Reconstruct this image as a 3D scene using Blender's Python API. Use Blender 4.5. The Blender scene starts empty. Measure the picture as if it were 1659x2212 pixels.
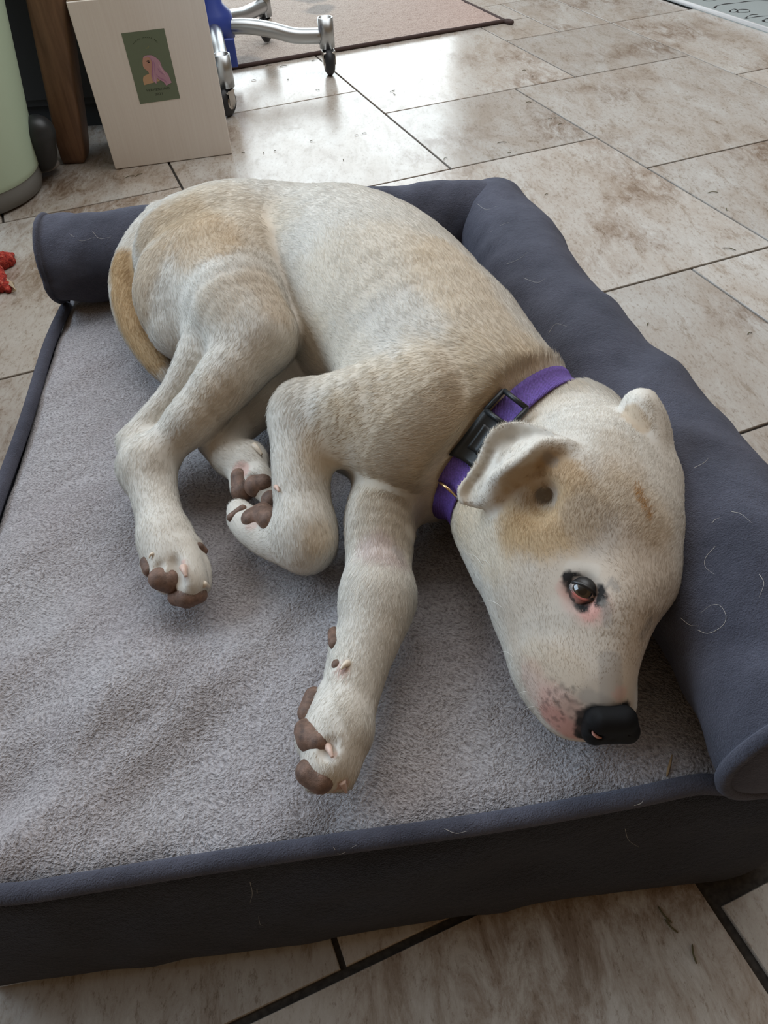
import bpy, bmesh, math, random
import numpy as np
from mathutils import Vector, Matrix

S = bpy.context.scene
COL = S.collection
rng = np.random.default_rng(7)
random.seed(7)

# ------------------------------------------------------------------ camera
FPX, PITCH, GYAW, ROLL, CAMZ = 1593.965, .81802, -1.220835, -.05653, .72
def cam_rows():
    f = np.array([0, math.cos(PITCH), -math.sin(PITCH)]); rt = np.array([1., 0, 0]); up = np.cross(rt, f)
    c, s = math.cos(ROLL), math.sin(ROLL)
    return np.array([[c, s, 0], [-s, c, 0], [0, 0, 1]]) @ np.array([rt, up, f])
RC = cam_rows()
CAM = np.array([0, 0, CAMZ])
def ray(u, v):
    d = np.array([(u - 829.5) / FPX, -(v - 1106) / FPX, 1.]) @ RC
    return d / np.linalg.norm(d)
def at(u, v, z=0.0):
    """point seen at photo position u, v at the height z above the floor"""
    d = ray(u, v); return CAM + d * (z - CAMZ) / d[2]
cd = bpy.data.cameras.new('camera'); co = bpy.data.objects.new('camera', cd); COL.objects.link(co)
cd.sensor_fit = 'VERTICAL'; cd.sensor_height = 24; cd.lens = FPX / 2212 * 24
cd.clip_start = .02; cd.clip_end = 50
M = Matrix.Identity(4)
for r in range(3):
    M[r][0] = RC[0][r]; M[r][1] = RC[1][r]; M[r][2] = -RC[2][r]
M[0][3], M[1][3], M[2][3] = CAM
co.matrix_world = M
S.camera = co

# ------------------------------------------------------------------ light
S.view_settings.view_transform = 'Standard'; S.view_settings.look = 'None'
S.view_settings.gamma = 1; S.view_settings.use_curve_mapping = False
S.view_settings.exposure = 0.05
W = bpy.data.worlds.new('world'); S.world = W; W.use_nodes = True
wn = W.node_tree.nodes['Background']
# the room round the dog: lit walls and ceiling towards the patio door, a dim warm room behind the viewer
wt = W.node_tree; wc_ = wt.nodes.new('ShaderNodeTexCoord'); wdp = wt.nodes.new('ShaderNodeVectorMath'); wdp.operation = 'DOT_PRODUCT'; wdp.inputs[1].default_value = (-.25, .80, .42)
wt.links.new(wc_.outputs['Generated'], wdp.inputs[0]); wr = wt.nodes.new('ShaderNodeValToRGB'); wt.links.new(wdp.outputs['Value'], wr.inputs[0])
for _e, (_p, _c) in zip([wr.color_ramp.elements[0], wr.color_ramp.elements[1], wr.color_ramp.elements.new(.5)], ((0.0, (.22, .145, .08, 1)), (1.0, (.55, .54, .52, 1)), (.4, (.41, .37, .32, 1)))): _e.position = _p; _e.color = _c
wt.links.new(wr.outputs[0], wn.inputs[0]); wn.inputs[1].default_value = .75
def area(name, loc, target, sx, sy, power, col, spread=180):
    l = bpy.data.lights.new(name, 'AREA'); l.shape = 'RECTANGLE'; l.size = sx; l.size_y = sy
    l.energy = power; l.color = col; l.spread = math.radians(spread)
    o = bpy.data.objects.new(name, l); COL.objects.link(o); o.location = loc
    o.rotation_euler = (Vector(target) - Vector(loc)).to_track_quat('-Z', 'Y').to_euler()
    return o
WALL_Y = 4.6
area('daylight_patio_door', (-.62, WALL_Y - .02, 1.12), (-.62, 0, 1.12), 2.28, 2.05, 46, (.84, .95, 1.0))
area('daylight_on_ceiling', (.35, 2.05, 2.5), (.35, 2.05, 0), 3.4, 2.0, 58, (.94, .97, 1.0))
area('daylight_side_window', (-2.7, 1.05, 1.95), (0, .7, .2), 2.5, 1.8, 82, (.62, .81, 1.0))

# ------------------------------------------------------------------ helpers
def tag(o, label=None, cat=None, group=None, kind=None):
    if label: o['label'] = label
    if cat: o['category'] = cat
    if group: o['group'] = group
    if kind: o['kind'] = kind
    return o
def empty(name, loc, rz=0.0):
    o = bpy.data.objects.new(name, None); COL.objects.link(o)
    o.location = loc; o.rotation_euler = (0, 0, rz); o.empty_display_size = .05
    bpy.context.view_layer.update(); return o
def link(name, me, mat, parent=None, smooth=True):
    o = bpy.data.objects.new(name, me); COL.objects.link(o)
    if mat is not None: me.materials.append(mat)
    if smooth and len(me.polygons): me.polygons.foreach_set('use_smooth', [True] * len(me.polygons))
    if parent is not None:
        o.parent = parent; o.matrix_parent_inverse = parent.matrix_world.inverted()
    return o
def mesh(name, V, F, mat, parent=None, smooth=True):
    me = bpy.data.meshes.new(name)
    me.from_pydata([tuple(map(float, v)) for v in V], [], [tuple(map(int, f)) for f in F]); me.update()
    return link(name, me, mat, parent, smooth)
def bmobj(name, bm, mat, parent=None, smooth=False):
    me = bpy.data.meshes.new(name); bm.to_mesh(me); bm.free()
    return link(name, me, mat, parent, smooth)
def bm_box(bm, x0, x1, y0, y1, z0, z1, bevel=0, mtx=None):
    g = bmesh.ops.create_cube(bm, size=1)['verts']
    for v in g:
        v.co = Vector(((x0 + x1) / 2 + v.co.x * (x1 - x0), (y0 + y1) / 2 + v.co.y * (y1 - y0), (z0 + z1) / 2 + v.co.z * (z1 - z0)))
    if bevel:
        es = list({e for v in g for e in v.link_edges})
        r = bmesh.ops.bevel(bm, geom=es, offset=bevel, segments=3, affect='EDGES', profile=.5)
        g = list({v for f in r['faces'] for v in f.verts} | {v for v in g if v.is_valid})
    if mtx is not None: bmesh.ops.transform(bm, matrix=mtx, verts=g)
    return g
def catmull(P, n):
    P = np.array(P, float); Q = np.vstack([2 * P[0] - P[1], P, 2 * P[-1] - P[-2]]); out = []
    for i in range(len(P) - 1):
        p0, p1, p2, p3 = Q[i:i + 4]
        for t in np.arange(n) / n:
            out.append(.5 * ((2 * p1) + (-p0 + p2) * t + (2 * p0 - 5 * p1 + 4 * p2 - p3) * t * t + (-p0 + 3 * p1 - 3 * p2 + p3) * t ** 3))
    out.append(P[-1]); return np.array(out)
def tube(P, R, n=14, cap=True):
    """tube through points P (k,3), radii R -> V, F"""
    P = np.array(P, float); k = len(P); R = np.broadcast_to(np.array(R, float), (k,))
    T = np.gradient(P, axis=0); T /= np.linalg.norm(T, axis=1)[:, None] + 1e-12
    up = np.array([0, 0, 1.]) if abs(T[0][2]) < .9 else np.array([1., 0, 0])
    V = []; a = np.cross(T[0], up); a /= np.linalg.norm(a)
    for i in range(k):
        a = a - T[i] * (a @ T[i]); a /= np.linalg.norm(a); b = np.cross(T[i], a)
        for j in range(n):
            w = 2 * math.pi * j / n
            V.append(P[i] + R[i] * (math.cos(w) * a + math.sin(w) * b))
    F = [(i * n + j, i * n + (j + 1) % n, (i + 1) * n + (j + 1) % n, (i + 1) * n + j) for i in range(k - 1) for j in range(n)]
    if cap: F += [tuple(range(n - 1, -1, -1)), tuple((k - 1) * n + j for j in range(n))]
    return V, F
def revolve(prof, n=32, cx=0, cy=0, a0=0, a1=2 * math.pi):
    full = abs(a1 - a0 - 2 * math.pi) < 1e-6; m = n if full else n + 1
    V = [(cx + r * math.cos(a0 + (a1 - a0) * j / n), cy + r * math.sin(a0 + (a1 - a0) * j / n), z) for r, z in prof for j in range(m)]
    F = []
    for i in range(len(prof) - 1):
        for j in range(n if full else n):
            j2 = (j + 1) % m
            F.append((i * m + j, i * m + j2, (i + 1) * m + j2, (i + 1) * m + j))
    return V, F
def join(*VF):
    V = []; F = []
    for v, f in VF:
        o = len(V); V += list(map(tuple, v)); F += [tuple(i + o for i in q) for q in f]
    return V, F

# ------------------------------------------------------------------ materials
class Mat:
    def __init__(s, name, col=(.5, .5, .5), rough=.6, metal=0, **kw):
        s.m = bpy.data.materials.new(name); s.m.use_nodes = True; s.t = s.m.node_tree; s.b = s.t.nodes['Principled BSDF']
        s.b.inputs['Base Color'].default_value = (*col, 1); s.b.inputs['Roughness'].default_value = rough
        s.b.inputs['Metallic'].default_value = metal
        for k, v in kw.items(): s.b.inputs[k.replace('_', ' ')].default_value = v
    def n(s, t, **kw):
        nd = s.t.nodes.new('ShaderNode' + t)
        for k, v in kw.items():
            if k in nd.inputs: nd.inputs[k].default_value = v
            else: setattr(nd, k, v)
        return nd
    def l(s, a, b): s.t.links.new(a, b)
    def coord(s, kind='Object', scale=(1, 1, 1)):
        c = s.n('TexCoord'); m = s.n('Mapping'); m.inputs['Scale'].default_value = scale
        s.l(c.outputs[kind], m.inputs[0]); return m.outputs[0]
    def noise(s, vec, scale, detail=4, rough=.5, dist=0.0):
        q = s.n('TexNoise'); q.inputs['Scale'].default_value = scale; q.inputs['Detail'].default_value = detail
        q.inputs['Roughness'].default_value = rough; q.inputs['Distortion'].default_value = dist
        if vec is not None: s.l(vec, q.inputs['Vector'])
        return q.outputs['Fac']
    def ramp(s, fac, stops):
        r = s.n('ValToRGB'); e = r.color_ramp.elements
        while len(e) < len(stops): e.new(.5)
        for q, (p, c) in zip(e, stops): q.position = p; q.color = (*c, 1) if len(c) == 3 else c
        s.l(fac, r.inputs[0]); return r.outputs[0]
    def mix(s, fac, a, b, mode='MIX'):
        x = s.n('Mix', data_type='RGBA', blend_type=mode)
        for sock, val in ((x.inputs[0], fac), (x.inputs[6], a), (x.inputs[7], b)):
            if isinstance(val, (int, float)): sock.default_value = val
            elif isinstance(val, tuple): sock.default_value = (*val, 1)
            else: s.l(val, sock)
        return x.outputs[2]
    def math(s, op, a, b=0.0):
        x = s.n('Math', operation=op)
        for sock, val in ((x.inputs[0], a), (x.inputs[1], b)):
            if isinstance(val, (int, float)): sock.default_value = val
            else: s.l(val, sock)
        return x.outputs[0]
    def base(s, out): s.l(out, s.b.inputs['Base Color'])
    def rough(s, out): s.l(out, s.b.inputs['Roughness'])
    def bump(s, h, strength=.3, dist=.001, normal=None):
        b = s.n('Bump'); b.inputs['Strength'].default_value = strength; b.inputs['Distance'].default_value = dist
        s.l(h, b.inputs['Height'])
        if normal is not None: s.l(normal, b.inputs['Normal'])
        s.l(b.outputs[0], s.b.inputs['Normal']); return b.outputs[0]

def m_tile():
    m = Mat('travertine_tile', rough=.2)
    a = m.n('Attribute', attribute_name='tile_seed'); tc = m.n('TexCoord')
    add = m.n('VectorMath', operation='ADD'); m.l(tc.outputs['Object'], add.inputs[0]); m.l(a.outputs['Vector'], add.inputs[1])
    mp = m.n('Mapping'); mp.inputs['Rotation'].default_value = (0, 0, -GYAW + .1); mp.inputs['Scale'].default_value = (2.2, 1, 1)
    m.l(add.outputs[0], mp.inputs[0]); v = mp.outputs[0]
    n1 = m.noise(v, 4.0, 8, .6, .8); n2 = m.noise(v, 13, 9, .78, .5); n3 = m.noise(v, 75, 7, .8); n4 = m.noise(add.outputs[0], 3.6, 3, .5)
    c = m.ramp(n1, [(.32, (.40, .345, .29)), (.46, (.475, .435, .39)), (.58, (.51, .485, .45)), (.74, (.58, .565, .535))])
    brown = m.math('MULTIPLY', m.ramp(n4, [(.50, (0,) * 3), (.66, (1,) * 3)]), m.ramp(n2, [(.44, (1,) * 3), (.60, (0,) * 3)]))
    c = m.mix(m.math('MULTIPLY', brown, .75), c, (.23, .160, .110))
    c = m.mix(.8, c, m.ramp(n2, [(.36, (.62, .54, .46)), (.46, (.95, .93, .91)), (.58, (1, 1, 1)), (.68, (1.10, 1.10, 1.10))]), 'MULTIPLY')
    c = m.mix(.75, c, m.ramp(n3, [(.37, (.50, .43, .36)), (.45, (.93, .91, .89)), (.6, (1, 1, 1)), (.7, (1.08, 1.08, 1.08))]), 'MULTIPLY')
    sp = m.n('Separate' + 'XYZ'); m.l(a.outputs['Vector'], sp.inputs[0])
    fr = m.math('FRACT', sp.outputs[0]); fr = m.math('MULTIPLY', fr, .22); fr = m.math('ADD', fr, .86)
    cc = m.n('CombineColor'); [m.l(fr, cc.inputs[i]) for i in range(3)]
    m.base(m.mix(1.0, c, cc.outputs[0], 'MULTIPLY'))
    m.rough(m.ramp(n2, [(.3, (.28,) * 3), (.6, (.15,) * 3)]))
    m.bump(m.math('ADD', m.math('MULTIPLY', n3, .5), n2), .25, .0008)
    return m.m
def m_grout():
    m = Mat('grout', (.035, .030, .026), .95); v = m.coord()
    m.base(m.ramp(m.noise(v, 200, 3), [(.3, (.022, .018, .015)), (.7, (.055, .047, .04))])); return m.m
def m_velvet(name, c0, c1, bumpscale=900):
    m = Mat(name, c0, .85); v = m.coord()
    n1 = m.noise(v, 14, 5, .6); n2 = m.noise(v, bumpscale, 3, .6); n3 = m.noise(v, 160, 5, .65)
    m.base(m.mix(m.ramp(n1, [(.35, (0,) * 3), (.68, (1,) * 3)]), c0, c1))
    m.b.inputs['Sheen Weight'].default_value = .22; m.b.inputs['Sheen Roughness'].default_value = .4
    m.b.inputs['Sheen Tint'].default_value = (.75, .8, 1, 1); m.b.inputs['Specular IOR Level'].default_value = .15
    m.bump(m.math('ADD', n2, m.math('MULTIPLY', n3, 1.2)), .9, .0018); return m.m
def m_plush():
    m = Mat('plush_top', (.4, .37, .38), .95); v = m.coord()
    w = m.noise(v, 26, 3, .5); vm = m.n('VectorMath', operation='ADD'); m.l(v, vm.inputs[0])
    cx = m.n('CombineXYZ'); m.l(m.math('MULTIPLY', w, .02), cx.inputs[0]); m.l(m.math('MULTIPLY', w, -.02), cx.inputs[1]); m.l(cx.outputs[0], vm.inputs[1])
    mp = m.n('Mapping'); mp.inputs['Scale'].default_value = (1, 1.25, 1); mp.inputs['Rotation'].default_value = (0, 0, .5); m.l(vm.outputs[0], mp.inputs[0])
    n1 = m.noise(mp.outputs[0], 420, 2, .6, 0); n2 = m.noise(v, 70, 5, .6); n3 = m.noise(v, 9, 3, .5)
    c = m.ramp(n1, [(.30, (.20, .185, .188)), (.5, (.39, .372, .382)), (.7, (.51, .49, .505))])
    c2 = m.ramp(n3, [(.3, (.90, .87, .87)), (.7, (1, 1, 1))])
    m.base(m.mix(1.0, c, c2, 'MULTIPLY'))
    m.b.inputs['Sheen Weight'].default_value = .25; m.b.inputs['Sheen Roughness'].default_value = .5
    m.b.inputs['Specular IOR Level'].default_value = .1
    m.bump(m.math('ADD', m.math('MULTIPLY', n1, 1.0), m.math('MULTIPLY', n2, 1.3)), .9, .0028); return m.m
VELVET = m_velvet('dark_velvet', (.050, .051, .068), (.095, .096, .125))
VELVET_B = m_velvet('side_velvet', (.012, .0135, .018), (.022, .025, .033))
PLUSH = m_plush(); TILE = m_tile(); GROUT = m_grout()

# ------------------------------------------------------------------ floor
MA, MB = .284, .2768
def ga(i): return (-.216 + MA * (i + 1))
def gb(j): return (-.003 + MB * j)
def gxy(i, j):
    a, b = ga(i), gb(j); c, s = math.cos(GYAW), math.sin(GYAW)
    return (c * a - s * b) * CAMZ, (s * a + c * b) * CAMZ
tiles = [(-12, 7, -10, 9), (-10, 4, -8, 6), (-10, 6, -7, 9), (-8, 3, -5, 6), (-7, 6, -5, 9), (-5, 3, -3, 5), (-13, 4, -10, 7),
         (-11, 1, -8, 4), (-14, 9, -12, 10.6), (-12, 9, -9, 12), (-9, 9, -7, 12), (-7, 9, -4, 12), (-5, 5, -2, 8), (-3, 2, -1, 5),
         (-12, -1, -9, 1), (-9, -2, -6, 1), (-6, -2, -3, 0), (-4, 0, -1, 2), (-1, -1.4, 2, 1.6), (-.62, 1.6, 2, 4.6), (-3, -3, -1, 0)]
occ = set()
def cells(t): return {(x, y) for x in range(math.floor(t[0]), math.ceil(t[2])) for y in range(math.floor(t[1]), math.ceil(t[3]))}
for t in tiles: occ |= cells(t)
for x in range(-22, 3):
    for y in range(-12, 20):
        if (x, y) in occ: continue
        for sx, sy in random.sample([(3, 3), (2, 3), (2, 2), (3, 2)], 4) + [(2, 1), (1, 2), (1, 1)]:
            c = {(x + p, y + q) for p in range(sx) for q in range(sy)}
            if not c & occ: occ |= c; tiles.append((x, y, x + sx, y + sy)); break
V = []; F = []; seeds = []
for (i0, j0, i1, j1) in tiles:
    g = .0023
    near = i0 >= -1
    P = np.array([gxy(i0, j0), gxy(i1, j0), gxy(i1, j1), gxy(i0, j1)]); c = P.mean(0)
    def inset(d):
        out = []
        e1 = (P[1] - P[0]); e1 /= np.linalg.norm(e1); e2 = (P[3] - P[0]); e2 /= np.linalg.norm(e2)
        for k, (s1, s2) in enumerate(((1, 1), (-1, 1), (-1, -1), (1, -1))): out.append(P[k] + e1 * s1 * d + e2 * s2 * d)
        return out
    g = .0048 if near else .0026
    o = len(V)
    for d, z in ((g, -.006), (g, -.0012), (g + .0007, 0.0)):
        V += [(p[0], p[1], z) for p in inset(d)]
    f = [(o + 8, o + 9, o + 10, o + 11)]
    for lv in (0, 4):
        for k in range(4): f.append((o + lv + k, o + lv + (k + 1) % 4, o + lv + 4 + (k + 1) % 4, o + lv + 4 + k))
    F += f; sd = rng.random(3) * 40
    seeds += [tuple(sd)] * len(f)
fl = mesh('floor', V, F, TILE, smooth=False); tag(fl, 'mottled beige and brown stone tile floor with dark grout lines', kind='structure')
at_ = fl.data.attributes.new('tile_seed', 'FLOAT_VECTOR', 'FACE'); at_.data.foreach_set('vector', np.array(seeds, 'f').ravel())
ox = np.array([gxy(-23, -13), gxy(4, -13), gxy(4, 21), gxy(-23, 21)])
gr = mesh('floor_grout', [(x, y, -.004) for x, y in ox], [(0, 1, 2, 3)], GROUT, fl, smooth=False)

# back wall with the patio door that lights the room (behind the view, seen as the sheen on the tiles)
WALLM = Mat('painted_wall', (.52, .49, .45), .8).m
FRAMEM = Mat('white_frame', (.75, .75, .74), .5).m
bm = bmesh.new()
bm_box(bm, -4.2, -1.8, WALL_Y, WALL_Y + .12, 0, 2.5); bm_box(bm, .56, 4.2, WALL_Y, WALL_Y + .12, 0, 2.5); bm_box(bm, -1.8, .56, WALL_Y, WALL_Y + .12, 2.2, 2.5)
tag(bmobj('wall_back', bm, WALLM), kind='structure')
bm = bmesh.new()
bm_box(bm, -1.8, -1.74, WALL_Y - .01, WALL_Y + .1, 0, 2.2); bm_box(bm, .50, .56, WALL_Y - .01, WALL_Y + .1, 0, 2.2); bm_box(bm, -1.8, .56, WALL_Y - .01, WALL_Y + .1, 2.14, 2.2)
tag(bmobj('door_1', bm, FRAMEM), kind='structure')
bm = bmesh.new(); bm_box(bm, -1.10, -.87, .1, 1.46, 0, .56); tag(bmobj('shade_blocker', bm, Mat('blocker_brown', (.30, .25, .20), .8).m), kind='structure')  # unseen block added left of the view to keep light off the floor strip

# ------------------------------------------------------------------ dog bed
P0 = np.array([.208, .2015]); EX = np.array([.9963, .0858]); EY = np.array([-.0858, .9963]); BZ = .205
BROT = math.atan2(.0858, .9963)
bed = empty('dog_bed', (P0[0] - .25, P0[1] + .35, 0), 0)
tag(bed, 'charcoal velvet bolster dog bed with light grey plush sleeping surface, dog lying on it', 'dog bed')
def bw(x, y, z): p = P0 + EX * x + EY * y; return (p[0], p[1], z)
def loc_of(p): q = np.array(p[:2]) - P0; return np.array([q @ EX, q @ EY])
BX0, BX1, BY0, BY1 = -.563, .118, 0.0, .836
# smooth value noise for the cloth folds
_perm = rng.random((64, 64))
def vnoise(x, y):
    xi = np.floor(x).astype(int); yi = np.floor(y).astype(int); fx = x - xi; fy = y - yi
    fx = fx * fx * (3 - 2 * fx); fy = fy * fy * (3 - 2 * fy)
    g = lambda a, b: _perm[a % 64, b % 64]
    return (g(xi, yi) * (1 - fx) + g(xi + 1, yi) * fx) * (1 - fy) + (g(xi, yi + 1) * (1 - fx) + g(xi + 1, yi + 1) * fx) * fy - .5
def bed_h(x, y):
    """surface height of the plush top over the bed's own x, y"""
    z = BZ + .010 * vnoise(x * 7 + 3, y * 7) + .005 * vnoise(x * 17, y * 15 + 9) 
    u = (x * .75 + y * .66); w = (x * -.66 + y * .75)
    fold = np.clip(1 - ((x + .42) / .25) ** 2, 0, 1) * np.clip(1 - ((y - .12) / .25) ** 2, 0, 1)
    z = z + fold * .030 * vnoise(u * 9 + 5, w * 24)
    z = z + .0055 * vnoise(u * 11, w * 32 + 7) + .0022 * vnoise(u * 45, w * 60)
    e = np.minimum(np.minimum(np.minimum(x - BX0, y - BY0 + 0 * x), np.minimum(BX1 - x, BY1 - y)), .2)
    z = z - .016 * np.exp(-np.maximum(e, 0) / .010)
    return z
def bed_z(p):
    l = loc_of(p); return float(bed_h(np.array(l[0]), np.array(l[1])))
nx, ny = 240, 280
gx = np.linspace(BX0 + .004, BX1 + .001, nx); gy = np.linspace(BY0 + .004, BY1 + .001, ny)
X, Y = np.meshgrid(gx, gy); Z = bed_h(X, Y)
Pw = P0[None, None, :] + X[..., None] * EX + Y[..., None] * EY
V = np.dstack([Pw, Z]).reshape(-1, 3)
idx = np.arange(nx * ny).reshape(ny, nx)
F = np.stack([idx[:-1, :-1], idx[:-1, 1:], idx[1:, 1:], idx[1:, :-1]], -1).reshape(-1, 4)
mesh('plush_top', V, F, PLUSH, bed)
# side panels: a skirt all around, bulging and creased
def skirt(name, path, mat, seed, bulge=.010):
    P = catmull(path, 14) if len(path) > 2 else np.linspace(path[0], path[1], 60)
    n = len(P); s = np.concatenate([[0], np.cumsum(np.linalg.norm(np.diff(P, axis=0), axis=1))])
    T = np.gradient(P, axis=0); T /= np.linalg.norm(T, axis=1)[:, None]; N = np.stack([T[:, 1], -T[:, 0]], 1)
    rows = 26; V = []
    for r in range(rows):
        t = r / (rows - 1); z = BZ - .008 - t * (BZ - .010)
        off = bulge * math.sin(math.pi * t) ** .7 + .006 * t
        q = off + .010 * vnoise(s * 9 + seed, np.full(n, t * 2.4)) * math.sin(math.pi * min(t + .1, 1)) + .004 * vnoise(s * 30 + seed, np.full(n, t * 5.0)) * (t > .02)
        for k in range(n):
            p = P[k] + N[k] * q[k]; V.append(bw(p[0], p[1], max(z, .002)))
    F = [(r * n + k, r * n + k + 1, (r + 1) * n + k + 1, (r + 1) * n + k) for r in range(rows - 1) for k in range(n - 1)]
    return mesh(name, V, F, mat, bed)
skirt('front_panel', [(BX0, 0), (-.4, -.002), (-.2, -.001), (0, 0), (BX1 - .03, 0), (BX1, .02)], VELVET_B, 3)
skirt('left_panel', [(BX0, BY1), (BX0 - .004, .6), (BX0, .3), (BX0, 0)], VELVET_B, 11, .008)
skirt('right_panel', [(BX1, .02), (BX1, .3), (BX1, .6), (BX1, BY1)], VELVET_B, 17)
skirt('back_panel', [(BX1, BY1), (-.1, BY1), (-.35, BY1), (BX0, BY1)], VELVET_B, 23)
# piping along the rim
def rim(name, pts, r, mat):
    P = catmull(pts, 12); W = [bw(p[0], p[1], p[2]) for p in P]; V, F = tube(W, r, 12); return mesh(name, V, F, mat, bed)
rim('piping', [(BX0, .765, .19), (BX0 + .006, .73, .203), (BX0, .65, .202), (BX0 + .002, .5, .203), (BX0 - .001, .35, .204), (BX0 + .001, .2, .203), (BX0 + .002, .06, .203),
               (BX0 + .02, .008, .202), (-.47, -.002, .203), (-.42, -.003, .206), (-.36, -.001, .203), (-.26, -.001, .204), (-.15, -.002, .205), (-.05, .001, .204), (0, .004, .203), (.03, .002, .196), (.07, .003, .19), (BX1 - .02, .01, .187), (BX1, .04, .187)], .0072, VELVET)
# bolsters
def bolster(name, axis, radii, seed, capends=(True, True), sq=1.0):
    """axis: list of (x,y,z) in bed coordinates"""
    A = catmull(axis, 16); k = len(A); R = catmull([[r] for r in radii], 16)[:, 0] if len(radii) == len(axis) else np.full(k, radii[0])
    n = 64; T = np.gradient(A, axis=0); T /= np.linalg.norm(T, axis=1)[:, None]; V = []
    s = np.concatenate([[0], np.cumsum(np.linalg.norm(np.diff(A, axis=0), axis=1))])
    for i in range(k):
        h = np.array([T[i][1], -T[i][0], 0]); h /= np.linalg.norm(h); w = np.arange(n) * 2 * math.pi / n
        rr = R[i] * (1 + .13 * vnoise(np.full(n, s[i] * 9 + seed), np.cos(w) * 1.2 + 7 + seed) + .11 * vnoise(s[i] * 24 + seed + w * 1.1, np.sin(w) * 1.2 + 9 + s[i] * 5) + .05 * vnoise(s[i] * 50 - w * 2.0, w * .8 + 30) + .02 * vnoise(np.full(n, s[i] * 70), w * 3))
        for j in range(n):
            zz = math.sin(w[j]); 
            p = A[i] + h * rr[j] * math.cos(w[j]) + np.array([0, 0, max(zz * rr[j] * sq, -(A[i][2] - BZ + .012))])
            V.append(bw(*p))
    F = [(i * n + j, i * n + (j + 1) % n, (i + 1) * n + (j + 1) % n, (i + 1) * n + j) for i in range(k - 1) for j in range(n)]
    rings = []
    for end, on in ((0, capends[0]), (k - 1, capends[1])):
        ring = [np.array(V[end * n + j]) for j in range(n)]; rings.append(ring)
        if on:
            c = sum(ring) / n; o = len(V); d = np.array([*(EX * T[end][0] + EY * T[end][1]), 0]) * (-1 if end == 0 else 1)
            for q, b in ((.9, .004), (.6, .008), (.25, .010)):
                V += [tuple(c + (p - c) * q + d * b) for p in ring]
            base = [end * n + j for j in range(n)]
            for lv in range(3):
                nxt = [o + lv * n + j for j in range(n)]
                for j in range(n): F.append((base[j], base[(j + 1) % n], nxt[(j + 1) % n], nxt[j]))
                base = nxt
            F.append(tuple(base))
    return mesh(name, V, F, mat_b, bed), rings
mat_b = VELVET
_, rg = bolster('back_bolster', [(BX0 + .006, .762, .258), (-.42, .762, .258), (-.25, .762, .258), (-.1, .766, .257), (.0, .770, .255), (.035, .776, .253)], [.055, .054, .053, .052, .050, .044], 2, (True, False))
V, F = tube([tuple(p) for p in rg[0]] + [tuple(rg[0][0])], .0036, 8, False); mesh('bolster_piping', V, F, VELVET, bed)
_, rg = bolster('side_bolster', [(.068, -.004, .262), (.060, .1, .268), (.055, .25, .268), (.046, .42, .262), (.038, .6, .257), (.032, .72, .255), (.029, .785, .255), (.029, .818, .252)], [.070, .070, .066, .060, .054, .052, .048, .030], 5)
V, F = tube([tuple(p) for p in rg[0]] + [tuple(rg[0][0])], .0052, 8, False); mesh('bolster_piping', V, F, VELVET, bed)

# ------------------------------------------------------------------ dog
H = .0026
GLO = np.array([-.46, .12, .196]); GHI = np.array([.40, 1.06, .47])
GN = np.ceil((GHI - GLO) / H).astype(int)
AX = [GLO[i] + H * np.arange(GN[i]) for i in range(3)]
def ball(u, v, z, rp, rz=None):
    p = at(u, v, z); return p, rp * (np.linalg.norm(p - CAM)) / FPX
def chain(pts, k=.02, q=1.0, flow=1, ln=.0085):
    """pts: (u, v, z, r_px).  q: flattening in z.  k: blending width"""
    c = [ball(*p) for p in pts]; out = []
    if len(c) == 1: c = c * 2
    for (a, ra), (b, rb) in zip(c[:-1], c[1:]): out.append(dict(a=a, b=b, ra=ra, rb=rb, k=k, q=q, flow=flow, ln=ln))
    fine = out
    if len(c) > 2:
        C = catmull([[*p, r + k * .09] for p, r in c], 4); fine = [dict(a=x[:3], b=y[:3], ra=x[3], rb=y[3], k=k, q=q) for x, y in zip(C[:-1], C[1:])]
    out[0]['fine'] = fine
    for o in out[1:]: o['fine'] = None
    return out
def prim_d(pr, X, Y, Z):
    a, b, q = pr['a'], pr['b'], pr['q']
    ab = b - a; abq = ab * np.array([1, 1, 1 / q]); L2 = abq @ abq
    px, py, pz = X - a[0], Y - a[1], (Z - a[2]) / q
    if L2 < 1e-10: t = 0.0
    else: t = np.clip((px * abq[0] + py * abq[1] + pz * abq[2]) / L2, 0, 1)
    r = pr['ra'] + (pr['rb'] - pr['ra']) * t
    d = np.sqrt((px - abq[0] * t) ** 2 + (py - abq[1] * t) ** 2 + (pz - abq[2] * t) ** 2) - r
    return d * (q if q < 1 else 1.0)
def win(lo, hi):
    i0 = np.clip(np.floor((lo - GLO) / H).astype(int), 0, GN); i1 = np.clip(np.ceil((hi - GLO) / H).astype(int) + 1, 0, GN)
    return tuple(slice(i0[i], i1[i]) for i in range(3))
def smin(a, b, k):
    h = np.clip(k - np.abs(a - b), 0, None); return np.minimum(a, b) - h * h / (4 * k)
def smax(a, b, k): return -smin(-a, -b, k)
def field(prims):
    D = np.full(GN, .06, np.float32)
    for pr in prims:
        fn = pr.get('fine', [pr])
        if fn is None: continue
        m = max(max(p['ra'], p['rb']) for p in fn) + pr['k'] + .012
        w = win(np.min([np.minimum(p['a'], p['b']) for p in fn], 0) - m, np.max([np.maximum(p['a'], p['b']) for p in fn], 0) + m)
        C = np.full(D[w].shape, .06, np.float32); o = np.array([x.start for x in w])
        for p in fn:
            m = max(p['ra'], p['rb']) + pr['k'] + .012; v = win(np.minimum(p['a'], p['b']) - m, np.maximum(p['a'], p['b']) + m)
            X, Y, Z = AX[0][v[0]][:, None, None], AX[1][v[1]][None, :, None], AX[2][v[2]][None, None, :]
            l = tuple(slice(x.start - a, x.stop - a) for x, a in zip(v, o))
            C[l] = np.minimum(C[l], prim_d(p, X, Y, Z))
        D[w] = smin(D[w], C, pr['k'])
    return D
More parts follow.
